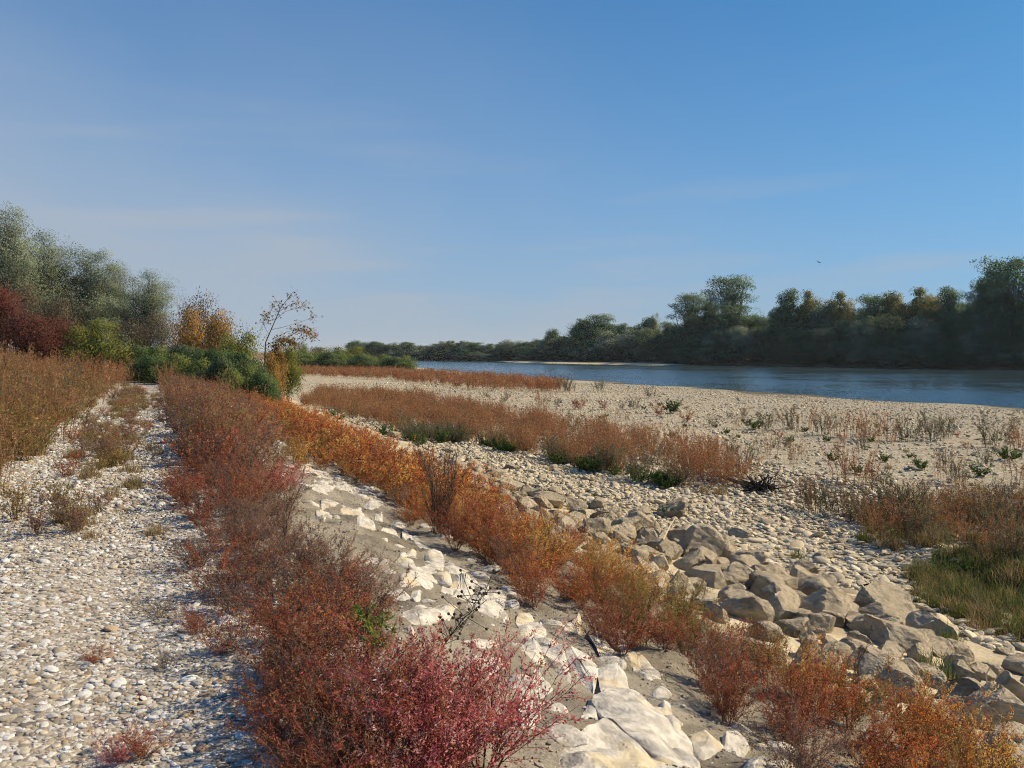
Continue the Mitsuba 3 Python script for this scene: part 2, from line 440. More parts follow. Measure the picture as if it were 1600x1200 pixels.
# white stones set in the embankment: picture centre, length, breadth and turn of each, its height in metres
WHITE = [(1000, 1112, 175, 62, 28, 0.20), (930, 1180, 190, 110, 12, 0.16), (1010, 1190, 160, 70, 25, 0.12), (968, 1062, 68, 56, 50, 0.17), (940, 1100, 60, 34, -35, 0.07), (848, 1074, 46, 34, 10, 0.10),
         (828, 1012, 66, 50, 38, 0.13), (868, 1020, 84, 34, 42, 0.10), (905, 1020, 86, 42, 28, 0.09), (770, 938, 66, 50, 38, 0.12), (676, 955, 100, 42, -6, 0.12), (750, 1002, 62, 20, 14, 0.05),
         (760, 1035, 66, 30, 10, 0.05), (672, 888, 52, 36, 12, 0.09), (712, 890, 52, 18, 24, 0.06), (728, 912, 44, 30, 20, 0.10), (655, 903, 56, 20, -8, 0.06), (715, 930, 30, 22, 0, 0.10),
         (648, 934, 26, 18, 0, 0.06), (897, 982, 40, 28, 10, 0.16), (945, 1010, 60, 34, 25, 0.12), (966, 1003, 40, 24, 40, 0.12), (1105, 1152, 62, 38, 22, 0.14), (1148, 1162, 34, 44, 60, 0.15),
         (1040, 1105, 30, 22, 30, 0.08), (1180, 1190, 60, 30, 10, 0.10), (514, 782, 42, 16, -6, 0.06), (505, 760, 60, 14, 10, 0.05), (552, 798, 46, 14, 8, 0.06), (585, 786, 38, 14, 6, 0.06),
         (572, 814, 30, 12, 10, 0.05), (505, 803, 26, 14, 0, 0.05), (610, 832, 34, 14, 12, 0.06), (594, 812, 18, 16, 60, 0.06), (640, 838, 40, 14, 28, 0.06), (625, 818, 30, 12, 25, 0.05),
         (660, 852, 50, 14, 32, 0.06), (680, 868, 34, 16, 30, 0.06), (545, 765, 40, 12, 22, 0.05), (575, 772, 30, 10, 26, 0.05), (640, 868, 26, 14, 0, 0.05), (585, 876, 46, 18, -5, 0.06),
         (1010, 1050, 50, 26, 30, 0.07), (985, 1028, 44, 22, 30, 0.08), (820, 965, 34, 26, 30, 0.09), (840, 985, 60, 30, 35, 0.07), (788, 962, 20, 12, 20, 0.05), (1045, 1130, 44, 26, 30, 0.08),
         (500, 742, 46, 12, 14, 0.05), (480, 728, 36, 10, 8, 0.05), (530, 748, 30, 9, 20, 0.04), (820, 1110, 60, 28, 20, 0.07), (700, 925, 24, 12, 10, 0.04), (640, 985, 34, 14, 5, 0.05)]
rng = np.random.default_rng(5)


def set_stone(px, py, w, h, ang, tall, sub):
    c = hit(px, py + h * 0.1)
    a = math.radians(ang)
    ca, sa = math.cos(a), math.sin(a)
    ea = (hit(px + ca * w / 2, py + sa * w / 2) - hit(px - ca * w / 2, py - sa * w / 2)) / 2
    eb = (hit(px - sa * h / 2, py + ca * h / 2) - hit(px + sa * h / 2, py - ca * h / 2)) / 2
    p, f = cut_rock(rng, sub, 16, (0.42, 0.82), 0.06, 1.8)
    if np.cross(ea, eb)[2] < 0:
        eb = -eb
    v = c + p[:, :1] * ea + p[:, 1:2] * eb                          # bedded in the mortar: the stone follows the slope under it
    v[:, 2] = height(v[:, 0], v[:, 1]) + (p[:, 2] - 0.42) * tall * (0.75 if w > 90 else 0.85)
    return v, f


for i, (px, py, w, h, ang, tall) in enumerate(WHITE):
    k = key_of("embankment__stone")
    scene[k] = mikit.ply(set_stone(px, py, w * 1.14, h * 1.18, ang, tall, 4 if w > 90 else 3), "white_stone_material", smooth=32)
for _ in range(120):                                               # smaller pieces between them
    s, t = 3.0 + 17 * rng.random() ** 1.3, rng.uniform(1.3, 3.25)
    c = xy(s, t)
    r = rng.uniform(0.035, 0.12)
    p, f = cut_rock(rng, 2, 9, (0.5, 0.85), 0.07, 1.8)
    p = turned(p * np.array([r * rng.uniform(1, 1.6), r, r * 0.6]), rng.uniform(0, 6.3))
    scene[key_of("embankment__stone")] = mikit.ply((p + [*c, height(*c) - r * 0.1], f), "white_stone_material", smooth=32)

n = 12000                                                           # grit and chips lying on the mortar
s, t = 2.5 + 12 * rng.random(n) ** 1.6, rng.uniform(0.9, 5.0, n)
pts = xy(s, t)
pts = pts[in_view(pts)]
v, f, c = pebbles(pts, np.clip(np.exp(rng.normal(math.log(0.014), 0.5, len(pts))), 0.006, 0.05), OCTA, np.array([[0.30, 0.27, 0.22], [0.45, 0.43, 0.38], [0.19, 0.17, 0.14], [0.24, 0.21, 0.17]]), [3, 1.5, 2, 3], rng)
m, c = join(v, f, c)
scene["embankment__grit"] = mikit.ply(m, "pebble_material", color=c)
say("embankment__grit", kind="stuff")

# boulders of the rocky slope: picture position of the base, width in pixels, height over width
BOULDERS = [(1090, 880, 92, 0.95, "large tan boulder with a smooth slab face near the top of the rock slope"), (1010, 862, 40, 1.3, "upright narrow boulder beside the deep gap under the pale stick"),
            (975, 850, 60, 0.8, "rounded tan boulder at the orange bushes, left of the upright narrow boulder"), (1130, 868, 50, 0.8, "boulder right of the deep square gap near the top of the slope"),
            (1050, 815, 70, 0.6, "wide low boulder below the small green leafy plant"), (1000, 815, 46, 0.7, "tan boulder at the left end of the upper rock row"), (960, 815, 40, 0.7, "small boulder behind the tallest orange bushes"),
            (1215, 920, 78, 0.55, "long flat topped boulder in the middle of the slope, facing the pebbles"), (1120, 910, 60, 0.75, "blocky boulder left of the long flat topped boulder"),
            (1250, 905, 60, 0.6, "slanted boulder at the pebble edge above the long flat topped one"), (1290, 970, 110, 0.6, "pale sloping boulder with a broad sunlit top in mid slope"),
            (1165, 975, 90, 0.75, "broad tan boulder left of the pale sloping boulder"), (1240, 1000, 62, 0.8, "grey brown boulder with a dark left face in mid slope"),
            (1265, 1000, 70, 0.9, "pointed boulder with ridged face below the pale sloping boulder"), (1385, 970, 120, 0.55, "wide rounded boulder at the pebble edge with a dark hollow on its left"),
            (1335, 990, 44, 0.95, "small upright boulder standing in front of the dark hollow"), (1405, 1020, 110, 0.55, "largest silt-covered boulder bulging towards the grass bank"),
            (1350, 1045, 90, 0.55, "flat boulder below the largest silt-covered one"), (1190, 1040, 80, 0.7, "boulder half hidden by the orange bushes in mid slope"),
            (1440, 1040, 44, 0.9, "upright boulder at the pebble edge below the wide rounded one"), (1490, 1035, 56, 0.8, "dark faced boulder by the grey grass tuft"),
            (1500, 1075, 70, 0.7, "tan boulder right of the round smooth boulder, near the pale twig"), (1405, 1100, 84, 0.85, "round smooth boulder in the lower right of the slope"),
            (1500, 1110, 80, 0.8, "boulder with a dark left face beside the pale twig"), (1450, 1140, 90, 0.7, "broad pale boulder among the lower rocks"), (1560, 1140, 110, 0.75, "large dark faced boulder at the right edge of the picture"),
            (1340, 1110, 70, 0.7, "boulder at the edge of the lower orange bushes"), (1500, 1175, 70, 0.8, "pale rounded boulder with red stems in front near the bottom edge"),
            (1570, 1190, 70, 0.7, "boulder in the bottom right corner"), (1430, 1065, 70, 0.6, "flat tan boulder above the round smooth boulder"), (1300, 1060, 60, 0.7, "boulder under the yellow leaved plant"),
            (1225, 975, 40, 0.8, "small boulder wedged between two broad ones in mid slope"), (930, 840, 60, 0.6, "pale boulder mostly hidden behind orange bushes"), (1155, 845, 44, 0.5, "low boulder sticking out into the pebbles"),
            (1060, 940, 60, 0.7, "boulder above the olive green bush"), (1100, 960, 60, 0.7, "tan boulder with a bush in front in the middle of the slope"), (1285, 880, 40, 0.5, "low boulder at the upper pebble edge"),
            (1370, 1190, 80, 0.6, "boulder behind bushes at the bottom edge"), (1260, 1085, 60, 0.6, "boulder showing through orange twigs in the lower slope"), (850, 790, 46, 0.45, "low pale boulder on the far sandy slope"),
            (790, 765, 40, 0.4, "low silted boulder behind the dark spiky plant"), (900, 800, 44, 0.5, "silted boulder above the tallest orange bush"), (800, 740, 30, 0.4, "small low rock on the far sandy slope"),
            (620, 690, 34, 0.5, "dark sided rock left of the round green shrub"), (700, 715, 30, 0.5, "small rock below the low green shrubs"), (740, 735, 30, 0.5, "rock on the far slope beside the shallow gully")]
rng = np.random.default_rng(21)
spots = []
for px, py, w, ratio, text in BOULDERS:
    c = hit(px, py - 6)
    r = w / FOCAL * np.linalg.norm(c - EYE) / 2 * 0.88
    p, f = cut_rock(rng, 4, 13, (0.46, 0.82), 0.11, 2.0)
    p = turned(p * np.array([r, r * rng.uniform(0.75, 1.0), r * max(ratio, 0.55)]), rng.normal(0, 0.5), rng.normal(0, 0.18), rng.normal(0, 0.18))
    c[:2] += r * 0.5 * c[:2] / np.linalg.norm(c[:2])
    c[2] = height(c[0], c[1])
    k = key_of("boulder")
    scene[k] = mikit.ply((p + c + [0, 0, r * ratio * 0.32], f), "boulder_material", smooth=20)
    say(k, text, "boulder", "boulders on the rocky slope")
    spots.append([*c[:2], r])
made = 0
for _ in range(2600):
    if made >= 290:
        break
    s, t = 1.0 + 24 * rng.random() ** 1.8, rng.uniform(5.0, 9.4)
    c = xy(s, t)
    if not in_view(c[None], 0.02)[0]:
        continue
    r = float(np.clip(rng.lognormal(math.log(0.23), 0.38), 0.10, 0.36)) * (1.0 if s < 16 else 0.8)
    near = np.array(spots)
    if (np.hypot(near[:, 0] - c[0], near[:, 1] - c[1]) < 0.58 * (near[:, 2] + r)).any():
        continue
    spots.append([*c, r])
    p, f = cut_rock(rng, 3, 12, (0.46, 0.82), 0.11, 2.0)
    p = turned(p * np.array([r, r * rng.uniform(0.7, 1.0), r * rng.uniform(0.6, 0.95)]), rng.uniform(0, 6.3), rng.normal(0, 0.3), rng.normal(0, 0.3))
    made += 1
    k = key_of("rock")
    scene[k] = mikit.ply((p + [*c, height(*c) + r * 0.2], f), "boulder_material", smooth=20)
    size = "pebbly small" if r < 0.17 else "middling" if r < 0.26 else "bulky"
    side = "beside the orange bushes" if t < 6.2 else "halfway down the boulder slope" if t < 8.0 else "at the cobble edge of the slope"
    far = "near the camera" if s < 4.5 else "in the middle distance" if s < 10 else "far along it"
    say(k, f"{size} tan silt-covered rock {side}, {far}", "rock", f"{size} rocks {side}, {far}")


# ------------------------------------------------------------------ plants
def unit(a):
    return a / np.maximum(np.linalg.norm(a, axis=-1, keepdims=True), 1e-9)


class Mesh:
    def __init__(self):
        self.v, self.f, self.c, self.m, self.n = [], [], [], [], 0

    def add(self, v, f, c, m=None):
        self.v.append(v), self.f.append(f + self.n), self.c.append(c), self.m.append(m)
        self.n += len(v)

    def ply(self, bsdf):
        shape = (np.vstack(self.v), np.vstack(self.f))
        col = np.clip(np.vstack(self.c), 0, 0.9)
        if any(m is None for m in self.m):
            return mikit.ply(shape, bsdf, color=col)
        path = meshkit.write_ply(shape, color=col, normals=unit(np.vstack(self.m)))
        return {"type": "ply", "filename": path, "face_normals": False, "bsdf": {"type": "ref", "id": bsdf}}

    def leaves(self, pos, direc, length, width, col, rng, nrm=None):
        n = len(pos)
        d = unit(direc)
        side = unit(np.cross(d, rng.normal(size=(n, 3))))
        L, W = np.broadcast_to(length, (n,))[:, None], np.broadcast_to(width, (n,))[:, None]
        v = np.stack([pos, pos + d * L * 0.5 + side * W / 2, pos + d * L, pos + d * L * 0.5 - side * W / 2], 1).reshape(-1, 3)
        k = np.arange(n)[:, None] * 4
        self.add(v, np.vstack([k + [0, 1, 2], k + [0, 2, 3]]), np.repeat(col, 4, 0), None if nrm is None else np.repeat(nrm, 4, 0))

    def tubes(self, pts, rad, col):
        """pts n x k x 3, rad n x k: three-sided stalks."""
        n, k = pts.shape[:2]
        tan = unit(np.gradient(pts, axis=1))
        a = unit(np.cross(tan, np.array([0.3, 0.9, 0.2])))
        b = np.cross(tan, a)
        ring = np.stack([a * math.cos(x) + b * math.sin(x) for x in (0, 2 * PI / 3, 4 * PI / 3)], 2)
        v = pts[:, :, None] + ring * rad[:, :, None, None]
        i = (np.arange(n) * k * 3)[:, None, None] + (np.arange(k - 1) * 3)[None, :, None] + np.arange(3)[None, None, :]
        j = (np.arange(n) * k * 3)[:, None, None] + (np.arange(k - 1) * 3)[None, :, None] + ((np.arange(3) + 1) % 3)[None, None, :]
        q = np.stack([i, j, j + 3, i + 3], -1).reshape(-1, 4)
        self.add(v.reshape(-1, 3), np.vstack([q[:, :3], q[:, [0, 2, 3]]]), np.repeat(col, k * 3, 0), ring.reshape(-1, 3))


def pick(palette, n, rng, jitter=0.22):
    p = np.array(palette)
    return p[rng.integers(0, len(p), n)] * rng.uniform(1 - jitter, 1 + jitter, (n, 1))


def weed(seed, h, spread, nstem, nside, nleaf, leaf, leaf_cols, stem_cols, base=0.06, upward=0.5, side_len=0.3, start=0.25, thick=0.003, whole=True, lean_pts=False):
    """A bushy annual: arching stems with side twigs and small leaves. h, spread in metres; leaf = (length, width)."""
    rng = np.random.default_rng(seed)
    wood, leaf_m = Mesh(), Mesh()
    az = rng.uniform(0, 2 * PI, nstem)
    tilt = np.sqrt(rng.random(nstem)) * spread
    L = h * rng.uniform(0.65, 1.05, nstem)
    k = 4 if lean_pts else 6
    u = np.linspace(0, 1, k)[None, :, None]
    out = np.stack([np.cos(az), np.sin(az), 0 * az], -1)
    p0 = out * (base * rng.random((nstem, 1)))
    r = tilt[:, None, None] * L[:, None, None] * (u ** (1 + upward * 0.6))
    bend = rng.normal(0, 0.07, (nstem, 1, 3)) * L[:, None, None] * u ** 2 + rng.normal(0, 0.012, (nstem, k, 3)) * h
    pts = p0[:, None] + out[:, None] * r + np.array([0, 0, 1]) * L[:, None, None] * u * np.cos(tilt * 0.7)[:, None, None] + bend
    pts[:, 0] = p0
    pts[:, :, 2] = np.maximum(pts[:, :, 2], 0.0)
    sc = pick(stem_cols, nstem, rng)
    wood.tubes(pts, np.broadcast_to(np.linspace(thick, thick * 0.35, k), (nstem, k)), sc)
    # side twigs
    m = nstem * nside
    which = np.repeat(np.arange(nstem), nside)
    w = rng.uniform(start, 0.98, m)
    x = w * (k - 1)
    i = np.minimum(x.astype(int), k - 2)
    fr = (x - i)[:, None]
    at = pts[which, i] * (1 - fr) + pts[which, i + 1] * fr
    tan = unit(pts[which, i + 1] - pts[which, i])
    dirs = unit(tan * (0.6 + upward) + unit(rng.normal(size=(m, 3))) * 0.9 + np.array([0, 0, 0.35 * upward]))
    sl = h * side_len * rng.uniform(0.4, 1.1, m) * (1.15 - 0.6 * w)
    tip = at + dirs * sl[:, None]
    mid = (at + tip) / 2 + rng.normal(0, 0.05, (m, 3)) * sl[:, None]
    tw = np.stack([at, tip], 1) if lean_pts else np.stack([at, mid, tip], 1)
    wood.tubes(tw, np.broadcast_to((np.array([0.5, 0.25]) if lean_pts else np.array([0.5, 0.4, 0.25])) * thick, (m, tw.shape[1])), sc[which] * rng.uniform(0.8, 1.2, (m, 1)))
    if nleaf:
        q = m * nleaf
        wi = np.repeat(np.arange(m), nleaf)
        g = rng.uniform(0.05, 1.05, q)[:, None]
        pos = at[wi] * (1 - g) + tip[wi] * g + rng.normal(0, 0.004, (q, 3))
        d = unit(dirs[wi] * 0.7 + rng.normal(0, 0.75, (q, 3)))
        tone = pick(leaf_cols, m, rng, 0.15)[wi] * rng.uniform(0.7, 1.3, (q, 1))
        leaf_m.leaves(pos, d, leaf[0] * rng.uniform(0.6, 1.3, q), leaf[1] * rng.uniform(0.6, 1.3, q), tone, rng,
                      unit(unit(pos - [0, 0, 0.35 * h]) * 0.8 + rng.normal(0, 0.45, (q, 3)) + [0, 0, 0.3]))
    if whole:
        leaf_m.v, leaf_m.f, leaf_m.c, leaf_m.m = leaf_m.v + wood.v, leaf_m.f + [f + leaf_m.n for f in wood.f], leaf_m.c + wood.c, leaf_m.m + wood.m
        return {"type": "shapegroup", "plant": leaf_m.ply("leaf_material")}
    return {"type": "shapegroup", "branchwork": wood.ply("wood_material"), "foliage": leaf_m.ply("leaf_material")}


def grass(seed, n, h, r, cols, lean=0.35, width=0.006):
    rng = np.random.default_rng(seed)
    m = Mesh()
    a, q = rng.uniform(0, 2 * PI, n), np.sqrt(rng.random(n)) * r
    p0 = np.stack([np.cos(a) * q, np.sin(a) * q, 0 * a - 0.02], -1)
    L = h * rng.uniform(0.25, 1.15, n) * (1.1 - 0.5 * (q / r) ** 2)
    b = rng.uniform(0, 2 * PI, n)
    out = np.stack([np.cos(b), np.sin(b), 0 * b], -1) * (lean * rng.random((n, 1)) * L[:, None])
    p1, p2 = p0 + out * 0.35 + [0, 0, 1] * L[:, None] * 0.55, p0 + out * 1.0 + [0, 0, 1] * L[:, None]
    w = np.stack([-np.sin(b), np.cos(b), 0 * b], -1) * width * rng.uniform(0.6, 1.3, (n, 1))
    v = np.stack([p0 - w, p0 + w, p1 + w * 0.7, p1 - w * 0.7, p2], 1).reshape(-1, 3)
    k = np.arange(n)[:, None] * 5
    c = np.repeat(pick(cols, n, rng), 5, 0)
    m.add(v, np.vstack([k + [0, 1, 2], k + [0, 2, 3], k + [3, 2, 4]]), c)
    return {"type": "shapegroup", "plant": m.ply("leaf_material")}


CRIMSON = [(0.48, 0.14, 0.155), (0.56, 0.23, 0.235), (0.38, 0.095, 0.105), (0.60, 0.33, 0.31), (0.32, 0.11, 0.08)]
RUST = [(0.29, 0.10, 0.055), (0.35, 0.14, 0.07), (0.24, 0.09, 0.05), (0.36, 0.19, 0.09), (0.24, 0.13, 0.07), (0.33, 0.09, 0.07)]
DRYBROWN = [(0.23, 0.14, 0.10), (0.20, 0.115, 0.09), (0.28, 0.18, 0.115), (0.19, 0.125, 0.105), (0.29, 0.13, 0.08)]
ORANGE = [(0.54, 0.21, 0.06), (0.48, 0.17, 0.055), (0.56, 0.31, 0.09), (0.42, 0.13, 0.05), (0.36, 0.12, 0.06)]
AMBER = [(0.55, 0.33, 0.10), (0.52, 0.27, 0.08), (0.55, 0.40, 0.14), (0.47, 0.19, 0.06), (0.34, 0.26, 0.09)]
OLIVE = [(0.20, 0.18, 0.06), (0.26, 0.20, 0.07), (0.15, 0.15, 0.05), (0.30, 0.17, 0.06)]
GREY = [(0.15, 0.13, 0.11), (0.20, 0.17, 0.13), (0.12, 0.10, 0.085)]
TANSTEM = [(0.30, 0.20, 0.11), (0.24, 0.14, 0.08), (0.20, 0.10, 0.06)]
REDSTEM = [(0.24, 0.075, 0.05), (0.28, 0.11, 0.07), (0.16, 0.07, 0.05)]
STRAW = [(0.36, 0.25, 0.13), (0.30, 0.19, 0.10), (0.26, 0.15, 0.08), (0.34, 0.17, 0.09)]
GREENS = [(0.065, 0.12, 0.03), (0.09, 0.15, 0.04), (0.05, 0.09, 0.025), (0.12, 0.16, 0.05)]
GREYGREEN = [(0.14, 0.15, 0.085), (0.17, 0.165, 0.10), (0.11, 0.12, 0.065), (0.20, 0.15, 0.09)]

KINDS = {"crimson": (CRIMSON, REDSTEM), "rust": (RUST, REDSTEM), "brown": (DRYBROWN, GREY), "orange": (ORANGE, TANSTEM), "amber": (AMBER, TANSTEM), "olive": (OLIVE, TANSTEM)}
seed = 100
for kind, (lc, scol) in KINDS.items():                              # close bushes with separate twigs and leaves, and lighter ones for far away
    for j in range(3):
        seed += 1
        scene[f"g_{kind}_{j}"] = weed(seed, 0.62, 0.85, 24, 14, 17, (0.017, 0.0075), lc, scol, upward=0.5, side_len=0.32, start=0.15, thick=0.0026, whole=False)
        scene[f"f_{kind}_{j}"] = weed(seed + 50, 0.65, 0.8, 16, 8, 9, (0.034, 0.015), lc, scol, upward=0.5, side_len=0.32, start=0.1, thick=0.0035)
scene["g_stalk_0"] = weed(297, 0.95, 0.12, 2, 16, 4, (0.013, 0.007), [(0.13, 0.07, 0.05), (0.18, 0.09, 0.06)], [(0.12, 0.075, 0.055)], base=0.02, upward=1.6, side_len=0.10, start=0.3, thick=0.0045, whole=False)
scene["g_stalk_1"] = weed(298, 1.05, 0.2, 3, 14, 3, (0.013, 0.007), [(0.15, 0.08, 0.05), (0.20, 0.10, 0.06)], [(0.14, 0.085, 0.06)], base=0.03, upward=1.4, side_len=0.14, start=0.35, thick=0.0045, whole=False)
scene["g_dark"] = weed(299, 0.75, 0.42, 26, 12, 5, (0.016, 0.007), [(0.11, 0.07, 0.05), (0.15, 0.085, 0.055), (0.09, 0.065, 0.05)], [(0.10, 0.07, 0.055)], base=0.08, upward=1.1, side_len=0.26, start=0.1, thick=0.004, whole=False)
for j in range(3):
    scene[f"g_twiggy_{j}"] = weed(300 + j, 0.55, 0.8, 20, 12, 3, (0.014, 0.005), GREY, GREY, thick=0.0028, whole=False)
    for far in (0, 1):
        w, q, g = ("v", 1.6, 0.5) if far else ("w", 1.0, 1.0)
        scene[f"{w}_red_{j}"] = weed(310 + j, 0.9, 0.34, int(20 * g), 9, 6, (0.036 * q, 0.014 * q), [*RUST, (0.36, 0.20, 0.11), (0.30, 0.16, 0.09)], STRAW, base=0.34, upward=1.4, side_len=0.22, start=0.2, thick=0.004, lean_pts=True)
        scene[f"{w}_straw_{j}"] = weed(320 + j, 0.95, 0.32, int(18 * g), 9, 5, (0.036 * q, 0.013 * q), [*STRAW, (0.22, 0.11, 0.06)], STRAW, base=0.36, upward=1.5, side_len=0.22, start=0.2, thick=0.004, lean_pts=True)
    scene[f"w_grey_{j}"] = weed(330 + j, 0.85, 0.42, 20, 10, 7, (0.040, 0.016), GREYGREEN, GREY, base=0.30, upward=1.2, side_len=0.24, start=0.12, thick=0.0045, lean_pts=True)
    scene[f"w_green_{j}"] = weed(340 + j, 0.45, 0.8, 14, 8, 10, (0.05, 0.028), GREENS, GREYGREEN, base=0.15, upward=0.6, side_len=0.34, start=0.1, thick=0.004)
    scene[f"t_grass_{j}"] = grass(350 + j, 260, 0.42, 0.28, [(0.11, 0.15, 0.045), (0.15, 0.17, 0.06), (0.20, 0.18, 0.08), (0.08, 0.12, 0.035)], lean=0.8)
    scene[f"t_dry_{j}"] = grass(360 + j, 220, 0.40, 0.25, [(0.34, 0.26, 0.13), (0.27, 0.19, 0.09), (0.22, 0.18, 0.08), (0.38, 0.30, 0.17)], lean=1.0)
    scene[f"t_olive_{j}"] = grass(370 + j, 200, 0.14, 0.28, [(0.20, 0.18, 0.08), (0.25, 0.20, 0.10), (0.16, 0.17, 0.06)], lean=0.9)


def plant_stuff(key, protos, points, scales, rng, sink=0.02):
    for i, (p, sc) in enumerate(zip(points, scales)):
        instance(f"{key}__{i + 1:03d}", protos[rng.integers(len(protos))], [*p, height(*p) - sink], rng.uniform(0, 6.3), sc * np.array([1, 1, rng.uniform(0.85, 1.15)]), rng.normal(0, 4, 2))


def three(name):
    return [f"{name}_{j}" for j in range(3)]


# the row of bushes on the path's right edge: near ones are things, beyond them the row is one mass
rng = np.random.default_rng(71)
row, s = [], 2.35
while s < 10.5:
    wide = 0.95
    for t in (0.45, 0.72, 1.0):
        if t == 1.0 and (s > 6.8 or s < 4.2) and rng.random() < 0.6:
            continue
        row.append((s + rng.normal(0, 0.10), t + rng.normal(0, 0.10)))
    s += 0.36 + 0.02 * s
WORD = {"crimson": "pink and crimson", "rust": "rust red", "brown": "dry brown", "orange": "bright orange", "amber": "amber yellow", "olive": "olive brown", "twiggy": "bare grey"}
row += [(2.9, 1.0), (2.72, 0.92), (3.08, 0.92), (2.6, 0.85), (3.15, 1.1), (2.8, 1.13), (3.3, 0.95), (10.2, 1.5), (9.8, 1.35), (2.6, 0.5), (2.8, 0.62), (3.0, 0.5), (3.2, 0.66), (3.45, 0.55), (3.65, 0.8), (2.75, 0.38), (3.9, 0.6), (4.4, 1.05), (4.8, 1.1), (5.3, 1.1)]
row.sort(key=lambda p: p[0])
for i, (s, t) in enumerate(row):
    c = xy(s, t)
    if s < 3.4 or t > 1.3 and t > 0.75:
        kind = ("crimson" if rng.random() < 0.72 else "rust") if t > 0.78 else rng.choice(["rust", "brown", "rust"])
    elif s < 3.6:
        kind = rng.choice(["rust", "brown"])
    elif s < 6.5:
        kind = rng.choice(["rust", "brown", "brown", "rust"])
    else:
        kind = rng.choice(["rust", "brown", "brown", "rust", "orange" if t < 0.6 else "rust"])
    hs = (0.86 if s > 8 else 0.80 if kind == 'crimson' else 0.70) * rng.uniform(0.7, 1.15) * (0.8 if t < 0.6 else 1)
    k = instance(key_of("red_bush"), f"g_{kind}_{rng.integers(3)}", [*c, height(*c) - 0.02], rng.uniform(0, 6.3), hs * np.array([1.05, 1.05, rng.uniform(0.85, 1.05)]))
    say(k, f"{WORD[kind]} bush on the path's right edge, {ordinal(i + 1)} from the camera", "bush", "bushes along the right edge of the path")
n = 360
s = 10.4 + 36 * rng.random(n)
t = rng.uniform(0.4, np.clip(1.2 + (s - 11) * 0.14, 1.3, 2.6), n)
plant_stuff("path_edge_thicket", three("f_brown") * 4 + three("f_rust") + three("w_straw")[:2] + three("f_olive")[:1], xy(s, t), rng.uniform(0.72, 1.2, n), rng)
say("path_edge_thicket", "dense mass of dry purple brown and rust weeds bordering the path into the distance", "weeds", None, "stuff")

# the orange row at the foot of the white stones
row, s = [], 1.6
while s < 11:
    for t in (3.25, 3.65, 4.05, 4.45):
        if rng.random() < 0.9:
            row.append((s + rng.normal(0, 0.13), t + rng.normal(0, 0.13)))
    s += 0.31 + 0.02 * s
row.sort(key=lambda p: p[0])
for i, (s, t) in enumerate(row):
    c = xy(s, t)
    kind = rng.choice((["rust", "amber", "orange", "olive", "amber"] if s < 5.4 else ["orange", "rust", "amber", "amber", "orange"]) if t > 3.6 else ["orange", "rust", "rust", "brown"])
    if 5.2 < s < 6.2 and t > 3.5:
        kind = "olive"
    hs = rng.uniform(0.6, 0.85) * (1.2 if 6.4 < s < 9.5 else 0.95)
    k = instance(key_of("orange_bush"), f"g_{kind}_{rng.integers(3)}", [*c, height(*c) - 0.02], rng.uniform(0, 6.3), hs * np.array([1, 1, rng.uniform(0.9, 1.2)]))
    say(k, f"{WORD[kind]} bush below the white stones, {ordinal(i + 1)} from the camera", "bush", "bushes at the foot of the white stones")
n = 330
s = 11 + 32 * rng.random(n)
t = rng.uniform(3.0, 5.0, n) + 0.2
plant_stuff("orange_thicket", three("f_orange") * 2 + three("f_amber") + three("f_rust"), xy(s, t), rng.uniform(0.8, 1.25, n), rng)
n = 60
plant_stuff("slope_top_weeds", three("f_amber") + three("f_olive") + three("f_orange") + three("t_dry"), xy(rng.uniform(13.2, 24, n), rng.uniform(1.9, 3.3, n)), rng.uniform(0.5, 0.9, n), rng)
say("slope_top_weeds", "yellow and olive weeds closing the gap between the red and the orange row", "weeds", None, "stuff")
say("orange_thicket", "continuous band of orange and rust weeds running along the embankment foot into the distance", "weeds", None, "stuff")

# standing weeds of the river flat
rng = np.random.default_rng(81)


def weed_mass(key, pixels, n, protos, scale, text):
    plant_stuff(key, protos, scatter(region(pixels), n, rng), rng.uniform(*scale, n), rng)
    say(key, text, "weeds", None, "stuff")


weed_mass("weed_band", [(468, 634), (560, 655), (617, 676), (730, 688), (805, 710), (900, 730), (992, 748), (1090, 768), (1160, 770), (1190, 745), (1110, 716), (1000, 690), (860, 662), (730, 637), (600, 622), (500, 615)],
          760, three("w_red") * 3 + three("w_straw") * 2 + three("w_grey")[:1], (0.7, 1.2), "long band of rust and straw coloured weeds standing along the dry channel")
weed_mass("far_weed_band", [(440, 588), (600, 594), (700, 606), (780, 613), (880, 614), (885, 603), (800, 596), (700, 589), (600, 582), (450, 580)], 1000, three("v_red") * 2 + three("v_straw"), (1.0, 1.6),
          "far band of reddish weeds between the sandy flat and the river")
weed_mass("channel_undergrowth", [(640, 690), (730, 694), (830, 716), (940, 744), (1060, 768), (1060, 758), (900, 725), (800, 700), (700, 682), (630, 680)], 90, three("w_green") + three("w_grey"), (0.6, 1.1),
          "dark green leafy growth along the foot of the weed band")
weed_mass("grass_bank", [(1415, 905), (1450, 950), (1520, 985), (1620, 1020), (1680, 1000), (1660, 880), (1600, 870), (1480, 870)], 340, three("t_grass") * 2 + three("t_dry") + three("t_olive") * 2, (0.5, 0.95), "green grass covering the low bank at the right edge")
weed_mass("bank_weeds", [(1290, 830), (1380, 870), (1470, 880), (1640, 890), (1660, 800), (1560, 790), (1440, 800), (1330, 800)], 190, three("w_red")[:2] + three("t_dry") * 2 + three("w_straw") + three("w_grey") + three("t_grass"), (0.45, 0.95),
          "orange and straw weeds on top of the low bank at the right edge")
